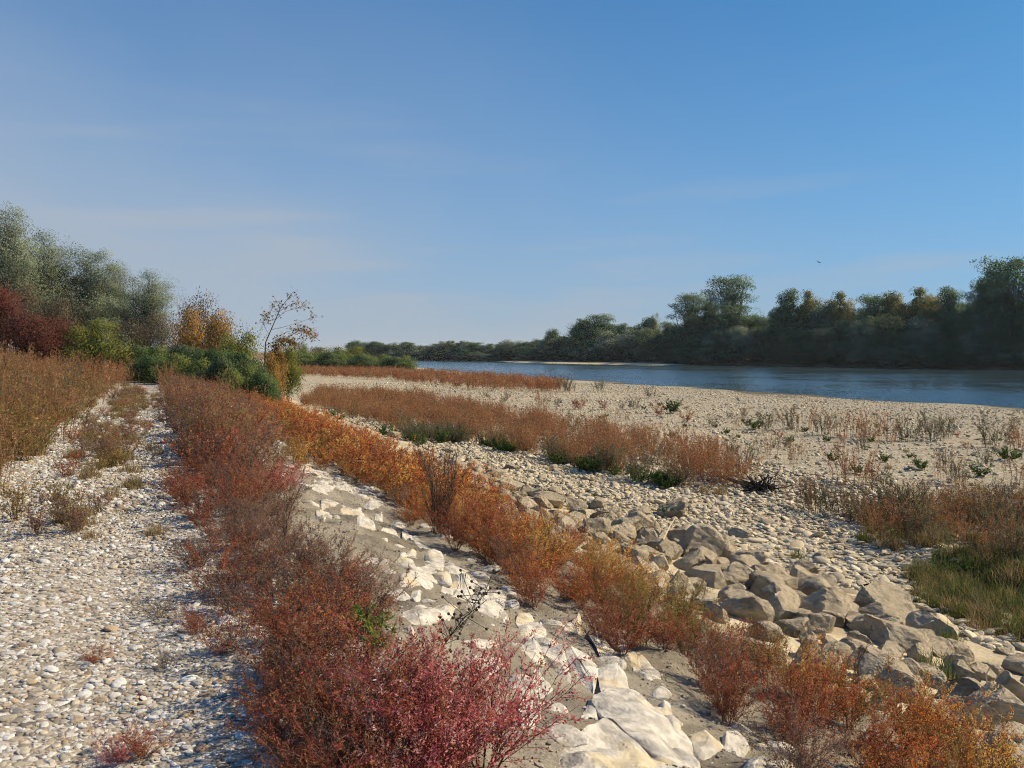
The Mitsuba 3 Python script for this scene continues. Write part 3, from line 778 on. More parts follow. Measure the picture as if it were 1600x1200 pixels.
weed_mass("left_field_weeds", [(-160, 745), (0, 752), (60, 722), (110, 680), (140, 640), (160, 612), (225, 597), (320, 592), (300, 580), (200, 571), (0, 569), (-160, 569)], 1500,
          three("w_straw") * 3 + three("w_red")[:2] + three("f_brown") + three("f_olive") + three("t_dry") * 3 + three("w_grey")[:1], (0.85, 1.5), "tall dry brown and straw weeds covering the field left of the path")


# lone clumps, each a thing
def lone(name, proto, px, py, scale, text, cat, group=None, squash=1.0):
    c = hit(px, py)
    k = instance(key_of(name), proto, [c[0], c[1], c[2] - 0.015], rng.uniform(0, 6.3), scale * np.array([1, 1, squash]))
    say(k, text, cat, group)


for px, py, sc, proto, text in [
        (1235, 672, 1.0, "w_grey_0", "grey green weed clump at the left end of the row before the shingle"), (1262, 672, 1.1, "w_red_1", "rust weed clump second from the left in the row before the shingle"),
        (1285, 680, 1.0, "w_grey_1", "grey weed clump third from the left in the row before the shingle"), (1310, 682, 1.1, "w_straw_0", "straw weed clump in the middle of the row before the shingle"),
        (1335, 684, 1.0, "w_red_2", "rust weed clump in the middle of the row before the shingle"), (1362, 690, 1.15, "w_straw_1", "tall straw weed clump right of the middle of the row before the shingle"),
        (1390, 690, 1.1, "w_red_0", "red weed clump near the right of the row before the shingle"), (1420, 690, 1.0, "w_grey_2", "grey green weed clump near the right of the row before the shingle"),
        (1455, 690, 1.2, "w_grey_0", "tall grey green weed clump at the right end of the row before the shingle"), (1475, 685, 1.0, "w_grey_1", "last grey weed clump at the right end of the row before the shingle"),
        (1558, 700, 1.3, "w_grey_2", "bushy grey green weed alone near the right edge below the water"), (1595, 705, 1.0, "w_red_1", "reddish weed clump cut by the right edge below the water"),
        (1178, 672, 1.0, "w_green_1", "dark green plant left of the row of weeds before the shingle"), (1195, 676, 1.0, "w_grey_1", "grey weed right of the dark green plant on the shingle"),
        (1048, 646, 1.5, "w_green_0", "yellow green bush alone on the open gravel bar"), (1030, 650, 0.9, "f_rust_0", "low rust bush left of the yellow green bush on the gravel bar"),
        (1072, 660, 0.9, "f_rust_1", "low rust bush right of the yellow green bush on the gravel bar"), (1016, 622, 1.0, "w_grey_0", "small grey weed far out on the gravel bar near the water"),
        (935, 612, 1.3, "w_grey_1", "small weed near the waterline right of the far red band"), (880, 612, 1.6, "w_grey_2", "grey weed at the right end of the far red band"),
        (890, 614, 1.2, "w_grey_0", "second grey weed at the right end of the far red band"), (990, 640, 0.8, "w_grey_2", "tiny grey weed in the middle of the gravel bar"),
        (945, 640, 0.9, "f_rust_2", "low red patch of weed on the gravel bar above the weed band"), (905, 640, 1.0, "f_rust_0", "red weed patch beside the top of the weed band"),
        (845, 640, 1.2, "w_red_0", "red weed patch on the gravel above the middle of the weed band"), (1345, 760, 0.95, "w_red_1", "reddish clump in the middle of the stony flat"),
        (1320, 752, 0.8, "w_red_2", "smaller reddish clump left of the one on the stony flat"), (1240, 726, 0.7, "w_straw_2", "straw clump on the stony flat behind the driftwood"),
        (1275, 800, 0.75, "w_grey_1", "dark grey weed clump right of the driftwood roots"), (1300, 806, 0.8, "w_grey_2", "dark grey weed clump second to the right of the driftwood roots"),
        (1330, 806, 0.8, "w_straw_1", "brown stalky clump between the two dark grey weed groups"), (1385, 812, 0.85, "w_grey_0", "tall grey green clump left of the orange bank weeds"),
        (1415, 826, 0.95, "w_grey_1", "tall grey green clump against the orange bank weeds"), (1405, 806, 0.8, "w_grey_2", "grey green clump behind the pair beside the orange bank weeds"),
        (1250, 796, 0.7, "w_red_0", "rust clump just right of the driftwood roots"), (1480, 752, 0.8, "w_straw_0", "dark brown clump beside the yellow grass patch on the right"),
        (1500, 760, 0.7, "w_grey_1", "grey clump beside the yellow grass patch on the right"), (1575, 720, 0.8, "w_green_2", "light green leafy weed near the right edge"),
        (1540, 728, 0.6, "w_grey_0", "small grey weed left of the light green leafy weed"), (1440, 735, 0.6, "w_green_1", "small green weed on the stony flat to the right"),
        (1590, 760, 0.7, "w_red_2", "red weed clump at the right edge of the stony flat"), (1300, 720, 0.5, "w_green_2", "low green weed on the stony flat below the row"),
        (1160, 730, 0.9, "w_grey_2", "pale green weeds at the right end of the long weed band"), (1200, 716, 0.7, "w_straw_1", "straw weed right of the end of the long weed band"),
        (1225, 700, 0.5, "w_grey_0", "small grey weed on the gravel below the left of the row"), (1380, 722, 0.5, "w_green_0", "low green weed below the middle of the row before the shingle")]:
    lone("weed_clump", proto, px, py, sc * 1.35, text, "weed", "lone weed clumps on the river flat")
for px, py, sc, text in [(515, 652, 0.9, "leafy green shrub nearest the far end of the sandy slope"), (604, 682, 1.0, "round bright green shrub beside a rock on the channel edge"), (690, 690, 1.1, "grey green shrub under the weed band"),
                         (655, 697, 0.8, "low bright green shrub on the pebbles in front of the weed band"), (640, 690, 0.8, "low green shrub between the round shrub and the weed band"), (532, 656, 0.7, "second leafy green shrub at the far end of the sandy slope"),
                         (1048, 808, 0.55, "small leafy green plant behind the upper boulders"), (815, 700, 0.8, "dark green shrub at the middle of the weed band's foot"), (1030, 756, 0.8, "dark green shrub at the right part of the weed band's foot"),
                         (1500, 905, 0.6, "large leaved green plant at the top of the grass bank"), (1530, 745, 0.7, "yellow green low shrub on the stony flat at right")]:
    lone("green_shrub", f"w_green_{rng.integers(3)}", px, py, sc * 1.15, text, "shrub", "green shrubs on the river flat")
for px, py, sc, proto, text in [(1245, 872, 0.5, "t_grass_0", "short green grass tuft on the cobbles below the channel"), (1460, 1062, 0.8, "t_grass_1", "grey green grass tuft by the lowest boulders"), (1530, 768, 0.8, "t_dry_1", "yellow grass patch on the stony flat at right"),
                                (1125, 772, 0.8, "t_dry_0", "yellowish grass patch left of the driftwood"), (1100, 770, 0.7, "t_dry_2", "dry grass patch at the foot of the weed band by the driftwood"), (1480, 1010, 0.7, "t_grass_2", "grass tuft drooping over the cobbles below the bank"),
                                (860, 735, 0.5, "t_dry_1", "small dry grass tuft in the dry channel"), (930, 775, 0.4, "t_grass_1", "tiny grass tuft on the sandy slope above the boulders"),
                                (130, 806, 0.5, "t_dry_0", "pale grey green tuft on the gravel in the middle of the path"), (100, 800, 0.5, "t_olive_0", "flat olive tuft left of the pale tuft on the path"),
                                (195, 800, 0.5, "t_olive_1", "flat olive tuft right of the pale tuft on the path"), (90, 762, 0.7, "t_olive_2", "green moss-like mat across the left wheel track"),
                                (215, 762, 0.8, "t_olive_0", "olive grass mat across the middle of the path"), (10, 792, 0.5, "t_olive_1", "olive grass mat at the left picture edge")]:
    lone("grass_tuft", proto, px, py, sc, text, "grass", "grass tufts on the gravel")
for px, py, sc, proto, text in [(250, 965, 0.46, "g_twiggy_0", "bare grey twiggy bush on the gravel, left of the red row"), (330, 862, 0.6, "g_twiggy_1", "flattened dark grey bush lying out over the gravel"), (292, 878, 0.4, "g_twiggy_2", "small dark dead bush on the gravel behind the bare grey one"),
                                (185, 1192, 0.30, "g_crimson_0", "small crimson plant on the gravel at the bottom left"), (225, 1180, 0.30, "g_rust_1", "small rust plant beside the crimson one at the bottom left"),
                                (260, 1045, 0.34, "g_twiggy_1", "low grey plant on the gravel in front of the red row"), (150, 1035, 0.22, "g_rust_0", "tiny rust plant flat on the gravel at left"), (310, 990, 0.34, "g_rust_2", "low rust plant at the gravel edge beside the bare grey bush"),
                                (690, 838, 1.25, "g_dark", "tall dark dried plant standing between white stones and orange bushes"), (935, 835, 0.8, "g_dark", "thin dark dried plant above the tallest orange bushes")]:
    lone("small_bush", proto, px, py, sc, text, "bush", None, 1.25 if sc > 0.8 else 0.8)
n = 260
plant_stuff("field_edge_grass", three("t_dry") * 2 + three("t_olive") + three("w_straw") + three("f_olive"), xy(6.0 + 26 * rng.random(n) ** 1.2, rng.uniform(-3.2, -1.75, n)), rng.uniform(0.5, 1.0, n), rng)
say("field_edge_grass", "dry yellow and olive grass fringing the left edge of the path", "grass", None, "stuff")
for i, (px, py, sc, text) in enumerate([(786, 880, 0.9, "tall single dried stalk standing above the orange bushes right of the dark spiky plant"), (858, 890, 0.85, "thin dried stalk above the orange bushes, second to the right of the dark spiky plant"),
                                        (1195, 1085, 0.75, "thin dried stalk in front of the mid slope boulders"), (1330, 1120, 0.7, "dried stalk rising before the round boulders at lower right"), (1010, 1010, 0.7, "dried stalk by the gap in the orange row"),
                                        (440, 900, 0.85, "dried stalk sticking out of the red row halfway along the path"), (560, 1010, 0.7, "dried stalk among the rust bushes above the crimson ones"), (365, 790, 0.95, "tall dried stalk in the red row farther up the path")]):
    lone("tall_stalk", f"g_stalk_{i % 2}", px, py, sc, text, "plant", "tall dried stalks")
rng = np.random.default_rng(87)
bar_poly = region([(700, 618), (900, 625), (1250, 650), (1600, 690), (1640, 800), (1400, 790), (1200, 735), (1000, 672)])
for i, p in enumerate(scatter(bar_poly, 110, rng)):
    proto = rng.choice(["f_rust_0", "w_grey_0", "w_grey_2", "t_olive_1", "t_dry_0", "w_red_1", "t_olive_0", "w_green_0"])
    look = {"f_rust": "rust red bushy", "w_grey": "grey green stalky", "t_olive": "flat olive grassy", "t_dry": "dry straw grassy", "w_red": "reddish stalky", "w_green": "leafy green"}[proto[:-2]]
    part = "nearer left" if p[0] < 8 and p[1] < 40 else "far" if p[1] >= 40 else "right"
    k = instance(key_of("small_weed"), proto, [*p, height(*p) - 0.01], rng.uniform(0, 6.3), rng.uniform(0.3, 0.8))
    say(k, f"small {look} tuft growing singly on the {part} part of the gravel bar", "weed", f"{look} tufts on the {part} part of the gravel bar")
rng = np.random.default_rng(91)
n = 320                                                             # the strip between the wheel tracks
s, t = 7.5 + 30 * rng.random(n), rng.normal(-0.75, 0.36, n)
s[:20] = rng.uniform(13, 17, 20)
sel = (s > 11.0) | (rng.random(n) < 0.6)
plant_stuff("track_strip_weeds", three("f_rust")[:1] + three("f_brown") + three("f_olive") + three("t_dry") * 3 + three("t_olive") * 3, xy(s[sel], t[sel]), rng.uniform(0.32, 0.62, sel.sum()), rng)
say("track_strip_weeds", "low rust and straw weeds growing between the wheel tracks of the path", "weeds", None, "stuff")


# ------------------------------------------------------------------ trees
def tree(seed, H, W, low, nclump, nleaf, leaf, cols, trunk_r, clump=0.16, top=0.6, sparse=0.0, lean=0.0, bark=((0.16, 0.13, 0.10), (0.12, 0.10, 0.08)), stems=1, lobes=9):
    """Trunk, limbs, and leaves gathered in clumps through the crown. low: where the crown starts, top: how pointed it is."""
    rng = np.random.default_rng(seed)
    wood, lm = Mesh(), Mesh()
    z = low + (1 - low) * rng.random(nclump) ** 0.85
    zz = (z - low) / (1 - low)
    env = np.sin(np.clip(zz * 0.86 + 0.16, 0, 1) * PI) ** top * (0.62 + 0.55 * meshkit.noise(np.stack([zz * 5, 0 * zz, 0 * zz + seed], -1)))
    a = rng.uniform(0, 2 * PI, nclump)
    bulge = 0.45 + 0.95 * meshkit.noise(np.stack([np.cos(a) * 1.6, np.sin(a) * 1.6, zz * 3 + seed], -1))
    rad = W / 2 * env * np.sqrt(rng.uniform(0.08, 1, nclump)) * bulge
    c = np.stack([np.cos(a) * rad + lean * z * H, np.sin(a) * rad, z * H * 0.97], -1)
    # the clumps gather round a few main limbs, which gives the crown its own uneven outline and gaps
    heart = np.argsort(rng.random(nclump))[:lobes]
    heart[0] = np.argmax(z)
    own = heart[rng.integers(0, lobes, nclump)]
    pull = rng.uniform(0.35, 0.85, (nclump, 1))
    c = c * (1 - pull) + (c[own] + rng.normal(0, 1, (nclump, 3)) * np.array([0.10 * W, 0.10 * W, 0.055 * H])) * pull
    c[:, 2] = np.clip(c[:, 2], low * H * 0.8, H)
    z = c[:, 2] / H
    k = 5
    u = np.linspace(0, 1, k)
    bc = np.array(bark)
    for q in range(stems):
        e = rng.normal(0, 0.04 * W * (1 + stems), 2)
        tp = np.stack([u * e[0] + lean * u * H * 0.9, u * e[1], u * H * 0.9], -1) + rng.normal(0, 0.012 * H, (k, 3)) * u[:, None]
        wood.tubes(tp[None], (trunk_r * np.array([1.15, 0.85, 0.6, 0.35, 0.1]) / math.sqrt(stems))[None], bc[:1])
    f = np.clip(z * rng.uniform(0.35, 0.75, nclump), 0.03, 0.85)
    at = np.stack([lean * f * H * 0.9 + 0 * f, 0 * f, f * H * 0.9], -1)
    mid = (at + c) / 2 + rng.normal(0, 0.03, (nclump, 3)) * H * 0.6
    limb = np.stack([at, mid, c], 1)
    wood.tubes(limb, np.broadcast_to(trunk_r * np.array([0.32, 0.2, 0.06]), (nclump, 3)), bc[rng.integers(0, len(bc), nclump)])
    wi = np.repeat(np.arange(nclump), nleaf)
    if sparse:
        wi = wi[rng.random(len(wi)) > sparse * rng.random(nclump)[wi] * 1.6]
    m = len(wi)
    size = W * clump * rng.uniform(0.5, 1.5, nclump)
    g = rng.normal(size=(m, 3))
    g = unit(g) * (rng.random((m, 1)) ** 0.45)
    pos = c[wi] + g * size[wi][:, None] * np.array([1, 1, 0.85])
    pos[:, 2] = np.maximum(pos[:, 2], 0.05)
    fit = np.array([W / 2 / np.quantile(np.abs(pos[:, 0] - lean * pos[:, 2]), 0.985), W / 2 / np.quantile(np.abs(pos[:, 1]), 0.985), H / np.quantile(pos[:, 2], 0.998)])
    pos = pos * fit
    for part in wood.v:
        part *= fit
    tone = pick(cols, nclump, rng, 0.18)[wi] * rng.uniform(0.88, 1.12, (m, 1))
    lm.leaves(pos, unit(g + rng.normal(0, 0.8, (m, 3))), leaf * rng.uniform(0.7, 1.3, m), leaf * 0.55 * rng.uniform(0.7, 1.3, m), tone, rng,
              unit(g * 1.0 + unit(pos - [0, 0, H * 0.45]) * 0.6 + rng.normal(0, 0.28, (m, 3))))
    return {"type": "shapegroup", "trunk": wood.ply("wood_material"), "crown": lm.ply("leaf_material")}


WILLOW = np.array([1.35, 1.35, 1.25]) * [(0.155, 0.195, 0.145), (0.13, 0.165, 0.12), (0.20, 0.235, 0.175), (0.14, 0.16, 0.12)]
POPLAR = np.array([1.5, 1.5, 1.35]) * [(0.075, 0.125, 0.07), (0.095, 0.145, 0.085), (0.06, 0.10, 0.055), (0.12, 0.16, 0.10)]
DARKWOOD = np.array([1.5, 1.5, 1.3]) * [(0.065, 0.105, 0.06), (0.08, 0.12, 0.07), (0.10, 0.13, 0.08), (0.06, 0.095, 0.055)]
YELLOWING = np.array([1.3, 1.35, 1.2]) * [(0.20, 0.19, 0.09), (0.17, 0.17, 0.08), (0.12, 0.14, 0.07), (0.25, 0.20, 0.09)]
GOLD = [(0.36, 0.21, 0.06), (0.30, 0.16, 0.05), (0.20, 0.15, 0.06), (0.33, 0.25, 0.09)]
LIME = [(0.17, 0.19, 0.05), (0.24, 0.22, 0.06), (0.11, 0.14, 0.045), (0.13, 0.17, 0.04)]
WINE = 0.8 * np.array([(1, 1, 1)]) * [(0.17, 0.06, 0.055), (0.13, 0.055, 0.05), (0.20, 0.08, 0.06), (0.13, 0.085, 0.06)]
AMORPHA = 1.25 * np.array([(1, 1, 1)]) * [(0.065, 0.11, 0.045), (0.08, 0.125, 0.05), (0.05, 0.085, 0.04), (0.11, 0.14, 0.055)]
BROWNGREY = [(0.16, 0.12, 0.085), (0.13, 0.105, 0.08), (0.19, 0.15, 0.10), (0.11, 0.10, 0.07)]

for j in range(3):
    scene[f"near_willow_{j}"] = tree(500 + j, 10, 6.0, 0.12, 135, 400, 0.105, WILLOW, 0.13, clump=0.13, top=0.5, sparse=0.15, stems=2, lobes=16)
    scene[f"near_shrub_wine_{j}"] = tree(510 + j, 4, 4.6, 0.02, 90, 110, 0.14, WINE, 0.06, clump=0.16, stems=3)
    scene[f"near_shrub_lime_{j}"] = tree(520 + j, 4, 4.4, 0.02, 90, 110, 0.15, LIME, 0.05, clump=0.16, stems=3)
    scene[f"near_shrub_gold_{j}"] = tree(530 + j, 4, 4.2, 0.02, 90, 110, 0.14, GOLD, 0.05, clump=0.16, sparse=0.4, stems=3)
    scene[f"near_shrub_brown_{j}"] = tree(540 + j, 4, 4.2, 0.02, 80, 90, 0.11, BROWNGREY, 0.05, clump=0.18, sparse=0.5, stems=4)
    scene[f"amorpha_{j}"] = tree(550 + j, 1.9, 2.6, 0.02, 110, 120, 0.10, np.array([(1, 1, 1), (1.45, 1.25, 1.0), (1.0, 0.9, 1.1)])[j] * AMORPHA, 0.025, clump=0.14, top=0.45, stems=4, bark=((0.10, 0.09, 0.06),))
    scene[f"far_poplar_{j}"] = tree(560 + j, 20, 11, 0.1, 130, 200, 0.36, POPLAR, 0.35, clump=0.115, top=0.5)
    scene[f"far_willow_{j}"] = tree(570 + j, 12, 12, 0.0, 110, 170, 0.34, [*DARKWOOD, (0.16, 0.18, 0.10)], 0.22, clump=0.115, top=0.45, stems=2)
    scene[f"far_grey_{j}"] = tree(580 + j, 12, 11, 0.0, 110, 170, 0.34, WILLOW, 0.2, clump=0.115, top=0.45, stems=2)
    scene[f"far_yellow_{j}"] = tree(590 + j, 15, 9, 0.1, 75, 220, 0.36, YELLOWING, 0.22, clump=0.125, top=0.5)
scene["bare_sapling"] = tree(600, 7, 2.6, 0.25, 60, 8, 0.10, [(0.30, 0.24, 0.17), (0.25, 0.19, 0.13)], 0.05, clump=0.12, stems=4, bark=((0.30, 0.26, 0.22), (0.24, 0.20, 0.17)))


def plant_tree(name, proto, size, px, d, top, width, text, cat="tree", group=None, base=None):
    """A tree in the picture column px, d metres ahead, its top seen at the row top and width pixels wide."""
    c = away(px, d) if base is None else base
    d = c[1]
    H0, W0 = size
    H = 1.6 - (top - HORIZON) / FOCAL * d - c[2]
    W = width / FOCAL * d
    k = instance(key_of(name), proto, [c[0], c[1], c[2] - 0.1], rng.uniform(0, 6.3), np.array([W / W0, W / W0, H / H0]))
    say(k, text, cat, group)


rng = np.random.default_rng(121)
A = (10, 6.0), (4, 4.4), (1.9, 2.6)
for px, d, top, w, v, text in [(-75, 56, 330, 128, 1, "tall grey willow cut off by the left picture edge"), (8, 55, 322, 122, 0, "tallest silvery willow at the far left"), (66, 57, 360, 104, 1, "silvery willow second from the left"), (141, 58, 388, 98, 2, "dark grey green willow in the middle of the left wood"),
                               (184, 63, 410, 70, 0, "slim willow between two wider ones in the left wood"), (230, 60, 422, 84, 1, "rounded willow at the right end of the left wood"), (100, 60, 430, 96, 2, "lower willow filling the gap in the left wood")]:
    plant_tree("willow", f"near_willow_{v}", A[0], px, d, top, w, text, "tree", "willows of the left wood")
for px, d, top, w, proto, text in [(42, 44, 486, 105, "near_shrub_wine_0", "dark wine red shrub in front of the left wood"), (-2, 45, 440, 90, "near_shrub_wine_1", "tall wine red shrub at the left picture edge"), (85, 46, 492, 70, "near_shrub_wine_2", "wine red shrub beside the yellow green one"),
                                   (155, 45, 498, 96, "near_shrub_lime_0", "yellow green shrub in front of the left wood"), (118, 46, 508, 60, "near_shrub_lime_1", "small yellow green shrub left of the larger one"), (92, 50, 452, 90, "near_shrub_brown_0", "brown grey thin shrub under the silvery willows"),
                                   (40, 50, 430, 90, "near_shrub_brown_1", "brown grey shrub under the tallest willow"), (205, 50, 490, 70, "near_shrub_brown_2", "brown shrub under the rounded willow"), (255, 50, 478, 60, "near_shrub_brown_0", "grey twiggy shrub right of the rounded willow"),
                                   (312, 56, 455, 92, "near_shrub_brown_1", "rounded tree with thinning grey brown crown beside the sapling"), (295, 52, 478, 72, "near_shrub_gold_0", "golden leaved shrub in front of the thinning tree"), (338, 51, 482, 66, "near_shrub_gold_1", "golden shrub at the right of the thinning tree"),
                                   (380, 46, 512, 74, "near_shrub_lime_2", "yellow green shrub left of the leaning tree"), (355, 45, 520, 50, "near_shrub_lime_0", "small yellow green shrub above the dark green bushes"), (432, 38, 528, 52, "near_shrub_gold_2", "orange and gold shrub at the foot of the leaning tree"),
                                   (425, 37, 545, 50, "near_shrub_gold_0", "low golden shrub in front of the leaning tree"), (450, 52, 535, 40, "near_shrub_lime_1", "pale yellow green shrub right of the leaning tree")]:
    plant_tree("tall_shrub", proto, A[1], px, d, top, w, text, "shrub", "shrubs below the left wood")
plant_tree("sapling", "bare_sapling", (7, 2.8), 288, 54, 446, 40, "bare pale sapling behind the golden shrub", "tree")
for i, (px, d, top, w) in enumerate([(215, 47, 538, 70), (250, 45, 540, 72), (285, 43, 538, 78), (240, 42, 552, 60), (275, 40, 552, 64), (310, 41, 545, 74), (340, 40, 542, 78), (315, 37, 560, 60), (350, 36, 556, 66), (370, 38, 548, 74), (385, 34, 566, 60), (395, 36, 560, 64), (408, 33, 578, 52), (360, 33, 575, 50)]):
    plant_tree("green_bush", f"amorpha_{i % 3}", A[2], px, d, top, w, f"dark green leafy bush of the hedge past the path, {ordinal(i + 1)} from the left", "bush", "dark green hedge bushes")
for i, px in enumerate(range(462, 640, 17)):
    plant_tree("green_bush", f"amorpha_{1 if i % 3 else 0}", A[2], px, 176 + 3 * (i % 3), 549 + i * 0.9 + rng.uniform(-3, 3), 40, f"far green bush on the spit by the river, {ordinal(i + 1)} from the left", "bush", "far bushes on the river spit")
for i, px in enumerate((470, 500, 530, 556)):
    plant_tree("tall_shrub", f"near_shrub_lime_{i % 3}", A[1], px, 215, 541 + rng.uniform(-2, 2), 44, f"pale yellow shrub behind the far green bushes, {ordinal(i + 1)} from the left", "shrub", "pale shrubs behind the river spit")
plant_tree("round_tree", "near_willow_1", A[0], 476, 240, 533, 16, "tiny round tree on the skyline right of the leaning tree", "tree")


def leaning_tree():
    rng = np.random.default_rng(640)
    wood, lm = Mesh(), Mesh()
    d = 38.0
    c = away(408, d)

    def pt(px, py, dy=0.0):
        r = ray(px, py)
        return EYE + r * (d + dy) / r[1]

    lines = [[(409, 560), (415, 535), (428, 505), (438, 482), (452, 464), (459, 455)], [(430, 500), (445, 487), (462, 482), (470, 480), (476, 478), (480, 477)], [(424, 515), (440, 512), (460, 506), (478, 500), (488, 497), (496, 494)],
             [(425, 530), (450, 518), (465, 515), (478, 518), (486, 522), (490, 527)], [(436, 487), (450, 478), (458, 474), (462, 473), (466, 471), (468, 470)], [(420, 522), (414, 512), (412, 504), (414, 498), (416, 494), (418, 490)],
             [(430, 502), (422, 490), (424, 484), (428, 480), (430, 474), (432, 470)], [(415, 540), (430, 532), (440, 530), (450, 532), (458, 536), (462, 540)]]
    pts = np.array([[pt(x, y, rng.normal(0, 0.25) * (i > 0)) for x, y in line] for i, line in enumerate(lines)])
    pts[0, 0, 2] = c[2]
    rad = np.array([[1, 0.85, 0.65, 0.5, 0.3, 0.12]]) * np.array([0.040] + [0.014] * 7)[:, None]
    wood.tubes(pts[:1], rad[:1], np.array([[0.24, 0.18, 0.13]]))
    limbs = Mesh()
    limbs.tubes(pts[1:], rad[1:], np.tile([[0.26, 0.19, 0.13]], (7, 1)))
    for i, nl, cols in [(0, 40, OLIVE), (1, 30, OLIVE), (2, 22, OLIVE), (3, 170, GOLD), (4, 16, RUST), (5, 60, OLIVE), (6, 30, OLIVE), (7, 240, GOLD)]:
        u = rng.uniform(0.3 if i else 0.5, 1, nl) * 4.99
        j = u.astype(int)
        p = pts[i, j] * (1 - (u - j))[:, None] + pts[i, j + 1] * (u - j)[:, None]
        tip = p + rng.normal(0, 0.16, (nl, 3))
        limbs.tubes(np.stack([p, (p + tip) / 2, tip], 1), np.full((nl, 3), 0.004), np.tile([[0.26, 0.18, 0.12]], (nl, 1)))
        lm.leaves(tip, rng.normal(size=(nl, 3)), 0.13, 0.075, pick(cols, nl, rng), rng)
    for part, m, b in (("trunk", wood, "wood_material"), ("limb", limbs, "wood_material"), ("foliage", lm, "leaf_material")):
        scene["leaning_tree__" + part] = m.ply(b)
    say("leaning_tree", "thin leaning tree with nearly bare branches and a few yellow leaves", "tree")


leaning_tree()

# the wood on the far bank
rng = np.random.default_rng(131)
F = {"far_poplar": (20, 11), "far_willow": (12, 12), "far_grey": (12, 11), "far_yellow": (15, 9)}


def far_tree(px, beyond, top, w, proto, text, group="trees on the far bank"):
    x, y = bank(px, beyond)
    base = np.array([x, y, np.interp(beyond, [r[0] for r in rows], [r[1] for r in rows])])
    plant_tree("bank_bush" if "bush" in text else "poplar" if "poplar" in proto else "bank_tree", f"{proto}_{rng.integers(3)}", F[proto], px, y, top, w, text, "bush" if "bush" in text else "tree", group, base)


for px, b, top, w, proto, text in [
        (1081, 9, 459, 62, "far_poplar", "tall dark poplar, left one of the pair standing above the far wood"), (1140, 10, 432, 76, "far_poplar", "tallest poplar of the pair standing above the far wood"), (1108, 12, 470, 50, "far_poplar", "lower poplar between the tall pair"),
        (912, 8, 498, 40, "far_poplar", "dark round tree at the left of the far dark group"), (938, 10, 491, 50, "far_poplar", "dark tall tree in the far dark group"), (972, 10, 506, 36, "far_poplar", "dark tree right of the far dark group"),
        (1021, 10, 491, 24, "far_grey", "thin pointed pale tree left of the tall poplar pair"), (1000, 12, 512, 36, "far_grey", "pale tree left of the thin pointed one"), (866, 9, 514, 36, "far_willow", "dark bump of a tree where the far wood gets low"),
        (1230, 9, 454, 58, "far_poplar", "dark poplar right of the tall pair, its top against the sky"), (1262, 12, 456, 44, "far_yellow", "yellowing tree beside the dark poplar on the far bank"), (1308, 12, 458, 50, "far_yellow", "orange tinted tree top in the middle of the far wood"),
        (1284, 10, 478, 50, "far_grey", "light green tree between the yellowing and the orange tinted trees"), (1358, 12, 461, 64, "far_poplar", "broad dark tree right of the orange tinted one"), (1396, 13, 458, 50, "far_yellow", "yellow green tree near the right of the far wood"),
        (1440, 13, 451, 60, "far_yellow", "second yellow green tree near the right of the far wood"), (1488, 12, 450, 66, "far_poplar", "dark tree before the highest trees at the right edge"), (1528, 12, 433, 60, "far_poplar", "tall tree just left of the highest tree at the right edge"),
        (1572, 9, 404, 92, "far_poplar", "highest tree of the far bank at the right picture edge"), (1628, 10, 412, 90, "far_poplar", "high tree mostly cut off by the right picture edge"), (1690, 10, 430, 90, "far_poplar", "tree beyond the right picture edge on the far bank")]:
    far_tree(px, b, top, w, proto, text)
px, i = 880.0, 0
while px < 1700:                                                    # the lower trees that hang over the water
    i += 1
    far_tree(px, 2.5 + 3 * rng.random(), 522 - (px - 900) * 0.046 + rng.uniform(-9, 9), rng.uniform(48, 66), rng.choice(["far_willow", "far_grey", "far_willow"]), f"low tree overhanging the far waterline, {ordinal(i)} from the left", "low trees at the far waterline")
    px += rng.uniform(17, 25)
px, i = 560.0, 0
while px < 1690:                                                    # brushwood along the foot of the bank
    i += 1
    far_tree(px, rng.uniform(0.8, 3.5), np.interp(px, [560, 900, 1200, 1690], [551, 545, 538, 532]) + rng.uniform(-6, 5), np.interp(px, [560, 900, 1690], [26, 40, 60]) * rng.uniform(0.85, 1.25), rng.choice(["far_willow", "far_grey", "far_willow", "far_poplar"]),
             f"low bush at the foot of the far bank, {ordinal(i)} from the left", "brushwood at the foot of the far bank")
    px += np.interp(px, [560, 900, 1690], [11, 15, 21]) * rng.uniform(0.8, 1.2)
px, i = 905.0, 0
while px < 1700:
    i += 1
    far_tree(px, 14 + 6 * rng.random(), 510 - (px - 900) * 0.058 + rng.uniform(-8, 8), rng.uniform(44, 60), rng.choice(["far_willow", "far_poplar", "far_grey"]), f"middle tree of the far wood behind the waterline trees, {ordinal(i)} from the left", "middle trees of the far wood")
    px += rng.uniform(22, 32)
px, i = 548.0, 0
while px < 905:
    i += 1
    far_tree(px, 4 + 6 * rng.random(), 536 - max(0, px - 760) * 0.07 + rng.uniform(-4, 4), rng.uniform(22, 34), rng.choice(["far_willow", "far_grey", "far_poplar", "far_grey", "far_willow", "far_willow"]), f"distant tree of the hazy line beyond the river, {ordinal(i)} from the left", "distant hazy trees")
    px += rng.uniform(8, 13)


# the autumn haze over the valley
scene["haze_air"] = {"type": "homogeneous", "albedo": rgb((0.86, 0.93, 0.99)), "sigma_t": 0.00009}
scene["haze"] = {"type": "cube", "to_world": T().translate([0, 1500, 15]).scale([4800, 4800, 24]), "bsdf": {"type": "null"}, "interior": {"type": "ref", "id": "haze_air"}}
say("haze", kind="stuff")
scene["camera"]["medium"] = {"type": "ref", "id": "haze_air"}


# ------------------------------------------------------------------ driftwood, sticks, stalk, bird
def branch(points, r0, r1, col):
    m = Mesh()
    p = np.array(points, float)
    m.tubes(p[None], np.linspace(r0, r1, len(p))[None], np.array([col]))
    return m


